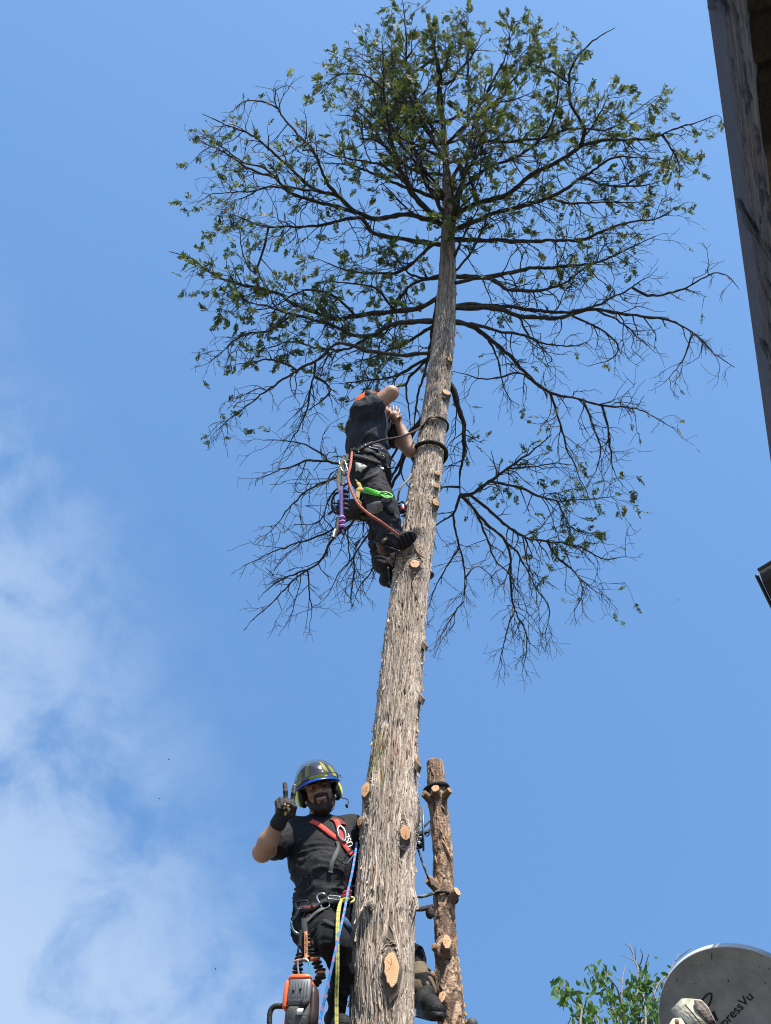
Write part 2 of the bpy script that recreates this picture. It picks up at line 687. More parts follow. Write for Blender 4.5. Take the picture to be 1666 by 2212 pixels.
# corner of a second, higher roof showing at the right edge
C3 = CAM + ray(1640, 1235) * 3.5
e1 = np.array((0.68, -0.73, 0.03))
e1 /= np.linalg.norm(e1)
e2 = np.array((0.49, 0.87, 0.0))
dz = np.array((0, 0, 0.09))
L1, L2 = 2.2, 5.0
c8 = [C3, C3 + e1 * L1, C3 + e1 * L1 + e2 * L2, C3 + e2 * L2]
c8 = np.array([p - dz * .55 for p in c8] + c8)
ur = empty('upper_roof', C3 + e1 * 1.1 + e2 * 2.5 - np.array((0, 0, 0.0)))
tag(ur, 'dark timber corner of a higher roof jutting in at the right edge below the fascia', 'roof')
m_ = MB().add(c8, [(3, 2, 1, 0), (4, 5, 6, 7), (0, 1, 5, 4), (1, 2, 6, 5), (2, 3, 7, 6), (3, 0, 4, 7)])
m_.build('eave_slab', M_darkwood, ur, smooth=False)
m_ = MB()
lip = [C3 + e2 * 0.004 - e1 * 0.012 - dz * 0.05, C3 + e2 * L2 - e1 * 0.012 - dz * 0.05]
m_.tube(lip, 0.006, 6)
lip = [C3 - e2 * 0.014 - dz * 0.05, C3 - e2 * 0.014 + e1 * L1 - dz * 0.05]
m_.tube(lip, 0.006, 6)
m_.build('drip_edge', mat('dark_metal_edge', (0.03, 0.03, 0.032), 0.5, 0.2), ur)
zc = C3[2]
m_ = MB().box(C3 + e1 * 1.2 + e2 * 2.6 - np.array((0, 0, zc / 2 + 0.02)), (0.14, 4.2, zc), np.stack((e1 * np.array((1, 1, 0)), e2, UP), -1))
m_.build('wall', M_wall, ur, smooth=False)

# ------------------------------------------------------------------ the tall trunk
TR = np.array([  # py, centre px, width px
    (2212, 825, 137), (2000, 827, 134), (1900, 833, 123), (1800, 840, 115), (1750, 842, 113), (1600, 854, 94), (1500, 863, 90), (1400, 872, 86),
    (1300, 882, 79), (1267, 886, 78), (1190, 899, 70), (1087, 912, 65), (1016, 923, 62), (944, 932.5, 56), (872, 942, 51), (800, 951, 48),
    (700, 961, 42), (600, 967, 34), (500, 968, 25), (430, 968, 18), (300, 960, 14), (150, 946, 8), (40, 926, 3.5)], float)[::-1]


def treeY(py):
    return 5.5 if py > 700 else 5.5 - 1.0 * ((700 - py) / 700.0) ** 1.3


def trunk_pt(py):
    return P(np.interp(py, TR[:, 0], TR[:, 1]), py, treeY(py))


pys = np.linspace(2212, 40, 360)
TP = np.array([trunk_pt(p) for p in pys])
TRAD = np.array([np.interp(p, TR[:, 0], TR[:, 2]) / 2 / ppm(q) for p, q in zip(pys, TP)])
TRAD *= 0.955
zg = np.linspace(-0.05, TP[0, 2], 40, endpoint=False)
sl = (TP[30] - TP[0]) / (TP[30, 2] - TP[0, 2]) * 0.3
low = TP[0] + (zg - TP[0, 2])[:, None] * np.array((sl[0], 0, 1.0))
lr = TRAD[0] + (TP[0, 2] - zg) / TP[0, 2] * 0.05 + 0.09 * np.exp(-np.clip(zg, 0, 9) * 3)
TZ = np.concatenate((zg, TP[:, 2]))
TX = np.concatenate((low[:, 0], TP[:, 0]))
TYY = np.concatenate((low[:, 1], TP[:, 1]))
TRR = np.concatenate((lr, TRAD))


def t_axis(z):
    return np.stack((np.interp(z, TZ, TX), np.interp(z, TZ, TYY), z), -1)


def t_rad(z):
    return np.interp(z, TZ, TRR)


def pz_trunk(py):
    return np.interp(-py, -pys, TP[:, 2])


M_bark = mat('cedar_inner_bark', (0.075, 0.050, 0.036), 0.95, 0.5, 30.0, 0.8, 90.0, col2=(0.19, 0.14, 0.105), stretch=(1, 1, 0.12))
M_strip = mat('cedar_bark_strip', (0.42, 0.345, 0.285), 0.92, 0.28, 60.0, 0.8, 220.0, col2=(0.60, 0.52, 0.45), stretch=(1, 1, 0.15), attr=True)
M_limb = mat('limb_bark', (0.028, 0.022, 0.018), 0.95, 0.45, 40.0, 0.7, 120.0, col2=(0.066, 0.055, 0.045))
M_cut = bpy.data.materials.new('fresh_cut_wood')
M_cut.use_nodes = True
nt = M_cut.node_tree
nd, lk = nt.nodes, nt.links
b = nd['Principled BSDF']
b.inputs['Roughness'].default_value = 0.8
tcn = nd.new('ShaderNodeTexCoord')
wv = nd.new('ShaderNodeTexWave')
wv.wave_type = 'RINGS'
wv.rings_direction = 'Z'
wv.inputs['Scale'].default_value = 34
wv.inputs['Distortion'].default_value = 1.4
wv.inputs['Detail'].default_value = 2
lk.new(tcn.outputs['Object'], wv.inputs['Vector'])
rp = nd.new('ShaderNodeValToRGB')
rp.color_ramp.elements[0].color = (0.42, 0.235, 0.115, 1)
rp.color_ramp.elements[1].color = (0.56, 0.36, 0.20, 1)
lk.new(wv.outputs['Color'], rp.inputs[0])
at = nd.new('ShaderNodeVertexColor')
at.layer_name = 'Col'
mx = nd.new('ShaderNodeMixRGB')
mx.blend_type = 'MULTIPLY'
mx.inputs[0].default_value = 1
lk.new(rp.outputs[0], mx.inputs[1])
lk.new(at.outputs[0], mx.inputs[2])
lk.new(mx.outputs[0], b.inputs['Base Color'])

cedar = empty('cedar_tree', t_axis(np.array(0.0)))
tag(cedar, 'tall cedar limbed up to a ragged green crown, pale stringy bark, two climbers on it', 'tree')

# knots: px, py, half width px, half height px, stub length m, tone ('fresh', 'old', 'none')
KN = [(845, 2122, 16, 25, .018, 'fresh'), (872, 1829, 11, 15, .016, 'old'), (794, 1728, 11, 14, .02, 'fresh'), (895, 1251, 10, 9, .018, 'fresh'),
      (878, 1209, 16, 14, .008, 'weathered'), (962, 868, 9, 7, .015, 'fresh'), (970, 797, 6, 6, .018, 'fresh'), (936, 929, 6, 4, .005, 'weathered'),
      (941, 1044, 6, 5, .010, 'old'), (939, 1071, 6, 5, .012, 'old'), (938, 1106, 8, 8, .015, 'old'), (913, 1408, 5, 12, .018, 'rim'),
      (906, 1521, 5, 11, .018, 'rim'), (897, 1668, 6, 13, .02, 'rim'), (903, 1772, 9, 22, .03, 'none'), (783, 1790, 7, 9, .018, 'old'),
      (866, 1873, 6, 6, .006, 'hole'), (893, 1966, 7, 17, .03, 'none'), (904, 1171, 6, 6, .012, 'none'), (834, 1578, 6, 8, .004, 'hole'), (862, 1591, 5, 6, .004, 'hole'),
      (867, 2000, 5, 8, .004, 'hole'), (800, 1990, 6, 6, .01, 'none')]
KL = []
for (px, py, hw, hh, ln, tone) in KN:
    z = float(pz_trunk(py))
    w = np.interp(py, TR[:, 0], TR[:, 2]) / 2
    cxp = np.interp(py, TR[:, 0], TR[:, 1])
    sn = np.clip((px - cxp) / (w + ln * 380 * 0.8), -0.98, 0.98)
    th = math.asin(sn) - math.pi / 2
    KL.append((th, z, hw / ppm(t_axis(np.array(z))), hh / ppm(t_axis(np.array(z))) / 0.8, ln, tone, px, py))

# trunk surface
zr = np.concatenate((np.linspace(-0.05, 2.6, 60), np.linspace(2.62, 10.6, 740), np.linspace(10.63, TZ[-1], 40)))
NS = 128
th = np.arange(NS) * 2 * np.pi / NS
zz2, tt2 = np.meshgrid(zr, th, indexing='ij')
rr = t_rad(zz2)
pos = np.stack((np.cos(tt2) * 1.0, np.sin(tt2) * 1.0, zz2), -1)
scl = np.clip(rr / 0.12, 0.15, 1.2)
fib = vnoise(np.stack((np.cos(tt2) * rr * 55, np.sin(tt2) * rr * 55, zz2 * 4.5), -1), 3)
fib2 = vnoise(np.stack((np.cos(tt2) * rr * 120, np.sin(tt2) * rr * 120, zz2 * 9), -1), 5)
dsp = scl * (0.018 * (fbm(np.stack((np.cos(tt2) * 1.3, np.sin(tt2) * 1.3, zz2 * 1.6), -1), 3, 1) - 0.5)
             + 0.011 * (np.abs(2 * fib - 1) - 0.4) + 0.006 * (fib2 - 0.5))


def knot_swell(thv, zv):
    d = 0
    for (kt, kz, kw, kh, ln, tone, _, _) in KL:
        da = (np.mod(thv - kt + np.pi, 2 * np.pi) - np.pi) * t_rad(kz)
        g = np.exp(-((da / (kw * 2.0)) ** 2 + ((zv - kz) / (kh * 1.9)) ** 2))
        amp = {'hole': -0.022, 'none': 0.042}.get(tone, 0.024)
        if tone == 'hole':
            g = np.exp(-((da / (kw * 1.1)) ** 2 + ((zv - kz) / (kh * 1.0)) ** 2))
        d = d + amp * g
    return d


dsp = dsp + knot_swell(tt2, zz2)
ax = t_axis(zz2)
vt = ax + np.stack((np.cos(tt2) * (rr + dsp), np.sin(tt2) * (rr + dsp), 0 * rr), -1)
nr = len(zr)
i = np.arange(nr - 1)[:, None] * NS
j = np.arange(NS)[None, :]
k = (j + 1) % NS
qt = np.stack((i + j, i + k, i + NS + k, i + NS + j), -1).reshape(-1, 4)
from_arrays('trunk', vt.reshape(-1, 3), qt, None, M_bark, cedar)


def surf(thv, zv, lift=0.0):
    """point on the trunk's bark"""
    r = t_rad(zv) + lift + knot_swell(thv, zv) * 0.9
    a = t_axis(zv)
    return a + np.stack((np.cos(thv) * r, np.sin(thv) * r, 0 * r), -1)


def flow(thv, zv):
    """bark fibres part round the knots"""
    for (kt, kz, kw, kh, ln, tone, _, _) in KL:
        if tone in ('hole',) or kw < 0.02:
            continue
        R_ = t_rad(kz)
        da = (np.mod(thv - kt + np.pi, 2 * np.pi) - np.pi) * R_
        q = np.exp(-((zv - kz) / (kh * 2.6)) ** 2)
        push = kw * 0.95 * q * np.exp(-(np.abs(da) / (kw * 3.0)))
        thv = thv + np.sign(da) * push / R_
    return thv


# bark strips: long thin plates with lifted edges
NSTR = 24500
u0 = rng.random(NSTR)
z0 = 1.9 + 9.3 * rng.random(NSTR)
keep = rng.random(NSTR) < (t_rad(z0) / 0.17 + 0.12)
z0 = z0[keep]
NSTR = len(z0)
t0 = rng.random(NSTR) * 2 * np.pi
hw = (0.0027 + 0.0044 * rng.random(NSTR) ** 1.5) * np.clip(t_rad(z0) / 0.13, 0.5, 1.15)
ln = 0.05 + 0.22 * rng.random(NSTR) ** 1.6
lift = 0.004 + 0.009 * rng.random(NSTR)
SN = 6
f = np.linspace(0, 1, SN)
wander = np.cumsum((rng.random((NSTR, SN)) - 0.5) * 0.010, 1)
zs = z0[:, None] + (f[None, :] - 0.5) * ln[:, None]
ts = t0[:, None] + wander / t_rad(zs)
ts = flow(ts, zs)
prof = np.array([0.25, 0.8, 1.0, 0.95, 0.8, 0.3])
hwf = hw[:, None] * prof[None, :] * (0.75 + 0.5 * rng.random((NSTR, SN)))
peel = np.zeros((NSTR, SN))
pe = rng.random(NSTR) < 0.10
peel[pe, 0] = 0.008 * rng.random(pe.sum())
peel[pe, 1] = 0.003
pk_ = rng.random(NSTR) < 0.04
peel[pk_, 0] = 0.022 * rng.random(pk_.sum())
peel[pk_, 1] = 0.010 * rng.random(pk_.sum())
pu = rng.random(NSTR) < 0.05
peel[pu, -1] = 0.008 * rng.random(pu.sum())
vv = []
for side, lf in ((-1.0, -0.002), (-0.5, 0.8), (0.45, 1.0), (1.0, -0.002)):
    lz = lift[:, None] * lf if lf > 0 else np.full((NSTR, 1), lf)
    vv.append(surf(ts + side * hwf / t_rad(zs), zs, lz + peel + 0 * zs))
vv = np.stack(vv, 2)          # N, SN, 4, 3
nvs = SN * 4
base = (np.arange(NSTR) * nvs)[:, None, None]
a_ = np.arange(SN - 1)[None, :, None] * 4
b_ = np.arange(3)[None, None, :]
qs = np.stack((base + a_ + b_, base + a_ + b_ + 1, base + a_ + b_ + 5, base + a_ + b_ + 4), -1).reshape(-1, 4)
tone = 0.58 + 0.82 * rng.random(NSTR) ** 0.85
patch = np.clip(fbm(np.stack((np.cos(t0) * 1.2, np.sin(t0) * 1.2, z0 * 1.1), -1), 3, 31) * 1.3 - 0.1, 0.35, 1.0)
tone = tone * (0.55 + 0.5 * patch)
cs = np.stack((tone * 1.06, tone * (0.97 + 0.04 * rng.random(NSTR)), tone * (0.86 + 0.09 * rng.random(NSTR))), -1)
rd = rng.random(NSTR) < 0.03
cs[rd] *= np.array((0.82, 0.60, 0.46))
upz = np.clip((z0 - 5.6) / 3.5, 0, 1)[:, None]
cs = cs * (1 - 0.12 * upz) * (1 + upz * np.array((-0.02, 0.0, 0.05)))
# grey-green lichen on the left flank below mid height
li = np.exp(-((np.mod(t0 - (-2.55) + np.pi, 2 * np.pi) - np.pi) / 0.55) ** 2 - ((z0 - pz_trunk(1640)) / 0.17) ** 2)
lm = (rng.random(NSTR) < li * 0.9)
cs[lm] = cs[lm] * np.array((0.55, 0.62, 0.42))
# a red-brown cut ring across the trunk
rg = (np.abs(z0 - pz_trunk(1636) + 0.02 * np.sin(t0 * 3)) < 0.03) & (rng.random(NSTR) < 0.7)
cs[rg] *= np.array((0.62, 0.40, 0.30))
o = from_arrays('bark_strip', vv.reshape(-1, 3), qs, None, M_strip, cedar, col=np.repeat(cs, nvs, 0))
tag(o, kind='stuff')
# loose fibres sticking out from the silhouette
hb = MB()
for _ in range(260):
    z = 2.4 + 5.6 * random.random()
    t = random.random() * 2 * math.pi
    p0 = surf(np.array(t), np.array(z), 0.004)
    d = np.array((math.cos(t), math.sin(t), random.uniform(-0.9, 0.6)))
    L = random.uniform(0.012, 0.035)
    p1 = p0 + d * L * 0.6 + (rng.random(3) - 0.5) * 0.01
    p2 = p1 + (d * 0.4 + np.array((0, 0, -0.5))) * L * 0.6
    hb.tube([p0, p1, p2], [0.002, 0.0014, 0.0005], 3)
tag(hb.build('bark_fibre', M_bark, cedar), kind='stuff')


# short crumpled folds of bark ringing the bigger knots
rf = MB()
for (kt, kz, kw, kh, ln_, tone_, _, _) in KL:
    if tone_ in ('hole', 'rim') or kw < .012:
        continue
    for q in range(int(40 + kw * 2600)):
        a_ = random.uniform(0, 2 * math.pi)
        d_ = random.uniform(1.12, 1.95)
        pts_ = []
        for e_ in (-.5, -.15, .2, .5):
            aa_ = a_ + e_ * random.uniform(.25, .6)
            dd_ = d_ + e_ * random.uniform(-.25, .25)
            pts_.append(surf(np.array(kt + math.cos(aa_) * kw * dd_ / float(t_rad(kz))), np.array(kz + math.sin(aa_) * kh * dd_), .004 + .004 * random.random()))
        t_ = random.uniform(.3, 1.15)
        rf.tube(pts_, np.array([.3, 1, .9, .25]) * random.uniform(.003, .0058), 5, c=(t_ * 1.02, t_ * .94, t_ * .85), flat=.8)
tag(rf.build('bark_fold', M_strip, cedar), kind='stuff')


def frame_to(n):
    n = np.asarray(n, float)
    n = n / np.linalg.norm(n)
    x = np.cross((0, 0, 1.0), n)
    x /= np.linalg.norm(x)
    y = np.cross(n, x)
    return np.stack((x, y, n), -1)


def cut_stub(parent, base, n, rw, rh, ln, tone, bark, pointed=0.0, seed=0, barkc=(0.8, 0.7, 0.6)):
    """a sawn-off limb: flared bark collar and a flat growth-ringed face"""
    F = frame_to(n)
    N_ = 22
    a = np.arange(N_) * 2 * np.pi / N_
    rs = np.random.default_rng(seed)
    wob = 1 + 0.20 * (rs.random(N_) - 0.5)
    ex = np.cos(a) * rw * wob
    ey = np.sin(a) * rh * wob * np.where(np.sin(a) < 0, 1 + pointed, 1.0)
    rings = []
    for s, h_ in ((1.55, -0.6), (1.25, 0.15), (1.10, 0.6), (1.06, 1.0), (0.98, 1.04)):
        w2 = 1 + 0.12 * (rs.random(N_) - 0.5)
        rings.append(base + (np.stack((ex * s * w2, ey * s * w2, np.full(N_, ln * h_)), -1) @ F.T))
    m_ = MB()
    V = np.concatenate(rings)
    i = np.arange(4)[:, None] * N_
    j = np.arange(N_)[None, :]
    k = (j + 1) % N_
    m_.add(V, np.stack((i + j, i + k, i + N_ + k, i + N_ + j), -1).reshape(-1, 4), c=barkc)
    st = m_.build('branch_stub', bark, parent, world_loc=base)
    fc = MB()
    tint = {'fresh': (1.05, 0.98, 0.92), 'old': (0.72, 0.62, 0.50), 'weathered': (0.42, 0.42, 0.42), 'rim': (0.8, 0.62, 0.5)}[tone]
    loc = np.stack((ex, ey, np.full(N_, 0.0)), -1)
    V = np.concatenate((loc * 0.99, loc * 0.5 + np.array((0, 0, 0.0015)), [[rw * 0.12, rh * 0.1, 0.002]]))
    j = np.arange(N_)
    k = (j + 1) % N_
    tint = np.array(tint) * rs.uniform(.78, 1.05)
    rim = np.array(tint) * np.array((0.95, 0.82, 0.70))
    fc.add(V, np.stack((j, k, N_ + k, N_ + j), -1), np.stack((N_ + j, N_ + k, np.full(N_, 2 * N_)), -1),
           c=np.concatenate((np.tile(np.array(tint) * 1.08, (N_, 1)), np.tile(np.array(tint), (N_, 1)), [rim])))
    for a_ in rs.uniform(0, 6.28, 3):
        d_ = np.array((math.cos(a_) * rw, math.sin(a_) * rh, 0))
        fc.tube([d_ * .12 + (0, 0, .0022), d_ * .5 + (rs.normal(0, rw * .05), 0, .002), d_ * rs.uniform(.7, .95) + (0, 0, .001)], [.0007, .0009, .0003], 4, c=(.28, .22, .18))
    f_ = fc.build('cut_face', M_cut, None, smooth=False)
    f_.parent = st
    f_.matrix_parent_inverse = Matrix.Identity(4)
    f_.location = Vector(F @ np.array((0, 0, ln * 1.045)))
    f_.rotation_euler = Matrix(F.tolist()).to_euler()
    return st


for q, (kt, kz, kw, kh, ln, tone, px, py) in enumerate(KL):
    if tone in ('none', 'hole'):
        continue
    base = surf(np.array(kt), np.array(kz))
    n = np.array((math.cos(kt), math.sin(kt), 0.22 if tone != 'rim' else 0.5))
    if tone in ('fresh', 'old'):
        n = n / np.linalg.norm(n) * .55 + np.array((0, -.85, -.1)) * .45
    cut_stub(cedar, base, n, kw, kh, ln, tone, M_bark, 0.35 if py == 2122 else 0.0, q)

# ------------------------------------------------------------------ the topped second stem
M_sbark = bpy.data.materials.new('scaly_brown_bark')
M_sbark.use_nodes = True
nt = M_sbark.node_tree
nd, lk = nt.nodes, nt.links
b = nd['Principled BSDF']
b.inputs['Roughness'].default_value = 0.75
tcn = nd.new('ShaderNodeTexCoord')
at = nd.new('ShaderNodeVertexColor')
at.layer_name = 'Col'
nz = nd.new('ShaderNodeTexNoise')
nz.inputs['Scale'].default_value = 90
nz.inputs['Detail'].default_value = 5
lk.new(tcn.outputs['Object'], nz.inputs['Vector'])
rp = nd.new('ShaderNodeValToRGB')
rp.color_ramp.elements[0].color = (0.55, 0.55, 0.55, 1)
rp.color_ramp.elements[1].color = (1.4, 1.4, 1.4, 1)
lk.new(nz.outputs[0], rp.inputs[0])
mx = nd.new('ShaderNodeMixRGB')
mx.blend_type = 'MULTIPLY'
mx.inputs[0].default_value = 1
lk.new(at.outputs[0], mx.inputs[1])
lk.new(rp.outputs[0], mx.inputs[2])
lk.new(mx.outputs[0], b.inputs['Base Color'])
bp = nd.new('ShaderNodeBump')
bp.inputs['Strength'].default_value = 0.7
bp.inputs['Distance'].default_value = 0.01
lk.new(nz.outputs[0], bp.inputs['Height'])
lk.new(bp.outputs[0], b.inputs['Normal'])

SYD = 5.75
STB = np.array([(1640, 940, 37), (1705, 943, 39), (1780, 951, 45), (1856, 958, 44), (1923, 959, 46), (1984, 961, 50), (2069, 965, 53), (2154, 972, 58), (2212, 976, 61)], float)
spy = np.linspace(2212, 1646, 150)
SPt = np.array([P(np.interp(p, STB[:, 0], STB[:, 1]), p, SYD) for p in spy])
SRad = np.array([np.interp(p, STB[:, 0], STB[:, 2]) / 2 / ppm(q) for p, q in zip(spy, SPt)]) * 0.97
zl = np.linspace(-0.05, SPt[0, 2], 30, endpoint=False)
ssl = (SPt[60] - SPt[0]) / (SPt[60, 2] - SPt[0, 2])
lowp = SPt[0] + (zl - SPt[0, 2])[:, None] * np.array((ssl[0] * 0.7, 0, 1.0))
SZ = np.concatenate((zl, SPt[:, 2]))
SX = np.concatenate((lowp[:, 0], SPt[:, 0]))
SR = np.concatenate((SRad[0] + (SPt[0, 2] - zl) * 0.012, SRad))


def s_axis(z):
    return np.stack((np.interp(z, SZ, SX), 0 * z + SYD, z), -1)


def s_rad(z):
    return np.interp(z, SZ, SR)


def sz_of(py):
    return float(np.interp(-py, -spy, SPt[:, 2]))


stem2 = empty('cut_trunk', s_axis(np.array(0.0)))
tag(stem2, 'slim brown topped trunk with scaly bark and sawn limb stubs, right of the tall trunk', 'tree trunk')
KS = [(940, 1729, 8, 8, .05, 'fresh'), (918, 1736, 7, 6, .06, 'old'), (968, 1732, 6, 6, .06, 'old'), (927, 1921, 7, 8, .06, 'fresh'), (984, 1948, 8, 8, .05, 'fresh'),
      (964, 2055, 9, 14, .03, 'fresh'), (938, 2059, 6, 6, .03, 'old'), (931, 2112, 6, 6, .03, 'old'), (956, 2172, 8, 11, .03, 'fresh')]
ztop = SPt[-1, 2]
zr = np.concatenate((np.linspace(-0.05, 2.6, 40), np.linspace(2.62, ztop - 0.012, 420), [ztop - 0.005, ztop]))
NS2 = 96
th = np.arange(NS2) * 2 * np.pi / NS2
zz2, tt2 = np.meshgrid(zr, th, indexing='ij')
rr = s_rad(zz2).copy()
rr[-1] *= 0.90
cxs, sns = np.cos(tt2), np.sin(tt2)
wrp = fbm(np.stack((cxs * 2, sns * 2, zz2 * 14), -1), 3, 8)
hor = vnoise(np.stack((cxs * 2.4 + wrp * 2, sns * 2.4, zz2 * 34 + wrp * 6), -1), 2)
ver = vnoise(np.stack((cxs * 7 + wrp * 3, sns * 7, zz2 * 16 + wrp * 4), -1), 6)
upf = np.clip((zz2 - sz_of(1900)) / 0.6, 0, 1)
ridge = (np.abs(2 * hor - 1)) * (1 - upf) + np.abs(2 * ver - 1) * upf
swell = 0
KSL = []
for (px, py, hw_, hh_, ln_, tone_) in KS:
    z = sz_of(py)
    pm = ppm(s_axis(np.array(z)))
    w = np.interp(py, STB[:, 0], STB[:, 2]) / 2
    sn_ = np.clip((px - np.interp(py, STB[:, 0], STB[:, 1])) / (w + ln_ * pm * 0.8), -0.98, 0.98)
    kt = math.asin(sn_) - math.pi / 2
    KSL.append((kt, z, hw_ / pm, hh_ / pm / 0.8, ln_, tone_))
    da = (np.mod(tt2 - kt + np.pi, 2 * np.pi) - np.pi) * s_rad(z)
    swell = swell + 0.014 * np.exp(-((da / 0.035) ** 2 + ((zz2 - z) / 0.045) ** 2))
rr2 = rr + 0.008 * (ridge - 0.45) + 0.010 * (wrp - 0.5) + swell
vt = s_axis(zz2) + np.stack((cxs * rr2, sns * rr2, 0 * rr2), -1)
lightp = np.clip(fbm(np.stack((cxs * 2.2, sns * 2.2, zz2 * 5), -1), 3, 17) * 2.6 - 0.85, 0, 1)
dark = np.array((0.085, 0.045, 0.025))
midc = np.array((0.31, 0.170, 0.088))
lite = np.array((0.55, 0.39, 0.255))
cc = dark + (midc - dark) * np.clip(ridge * 2.1 - 0.15, 0, 1)[..., None]
cc = cc + (lite - cc) * (lightp * np.clip(ridge * 2.2 - 0.3, 0, 1))[..., None] * 0.75
V = np.concatenate((vt.reshape(-1, 3), [s_axis(np.array(ztop)) + np.array((0, 0, 0.001))]))
nr = len(zr)
i = np.arange(nr - 1)[:, None] * NS2
j = np.arange(NS2)[None, :]
k = (j + 1) % NS2
qt = np.stack((i + j, i + k, i + NS2 + k, i + NS2 + j), -1).reshape(-1, 4)
j = np.arange(NS2)
tr_ = np.stack(((nr - 1) * NS2 + j, (nr - 1) * NS2 + (j + 1) % NS2, np.full(NS2, nr * NS2)), -1)
from_arrays('trunk', V, qt, tr_, M_sbark, stem2, col=np.concatenate((cc.reshape(-1, 3), [midc])))
for q, (kt, kz, kw, kh, ln_, tone_) in enumerate(KSL):
    base = s_axis(np.array(kz)) + np.array((math.cos(kt), math.sin(kt), 0)) * (s_rad(kz) + 0.005)
    cut_stub(stem2, base, np.array((math.cos(kt), math.sin(kt), 0.35)), kw, kh, ln_, tone_, M_sbark, 0, 50 + q, (0.20, 0.115, 0.062))
# torn strips of bark and a pale flayed patch
fl = MB()
for (px, py, dx, dy, w) in ((975, 1870, 20, -44, 4.0), (966, 1843, 10, -26, 2.6), (944, 1876, 3, -20, 3), (961, 1765, 8, -14, 3), (955, 1815, 4, -12, 3)):
    pts = []
    for t in np.linspace(0, 1, 6):
        pyy = py + dy * t
        z = sz_of(pyy)
        w2 = np.interp(pyy, STB[:, 0], STB[:, 2]) / 2
        s_ = np.clip((px - dx * t - np.interp(pyy, STB[:, 0], STB[:, 1])) / w2, -0.95, 0.95)
        kt = math.asin(s_) - math.pi / 2
        pts.append(s_axis(np.array(z)) + np.array((math.cos(kt), math.sin(kt), 0)) * (s_rad(z) + 0.006))
    fl.tube(pts, w / 400 * np.array([.15, .7, 1, 1, .7, .2]), 6, flat=0.5)
tag(fl.build('torn_bark', M_cut, stem2), kind='stuff')
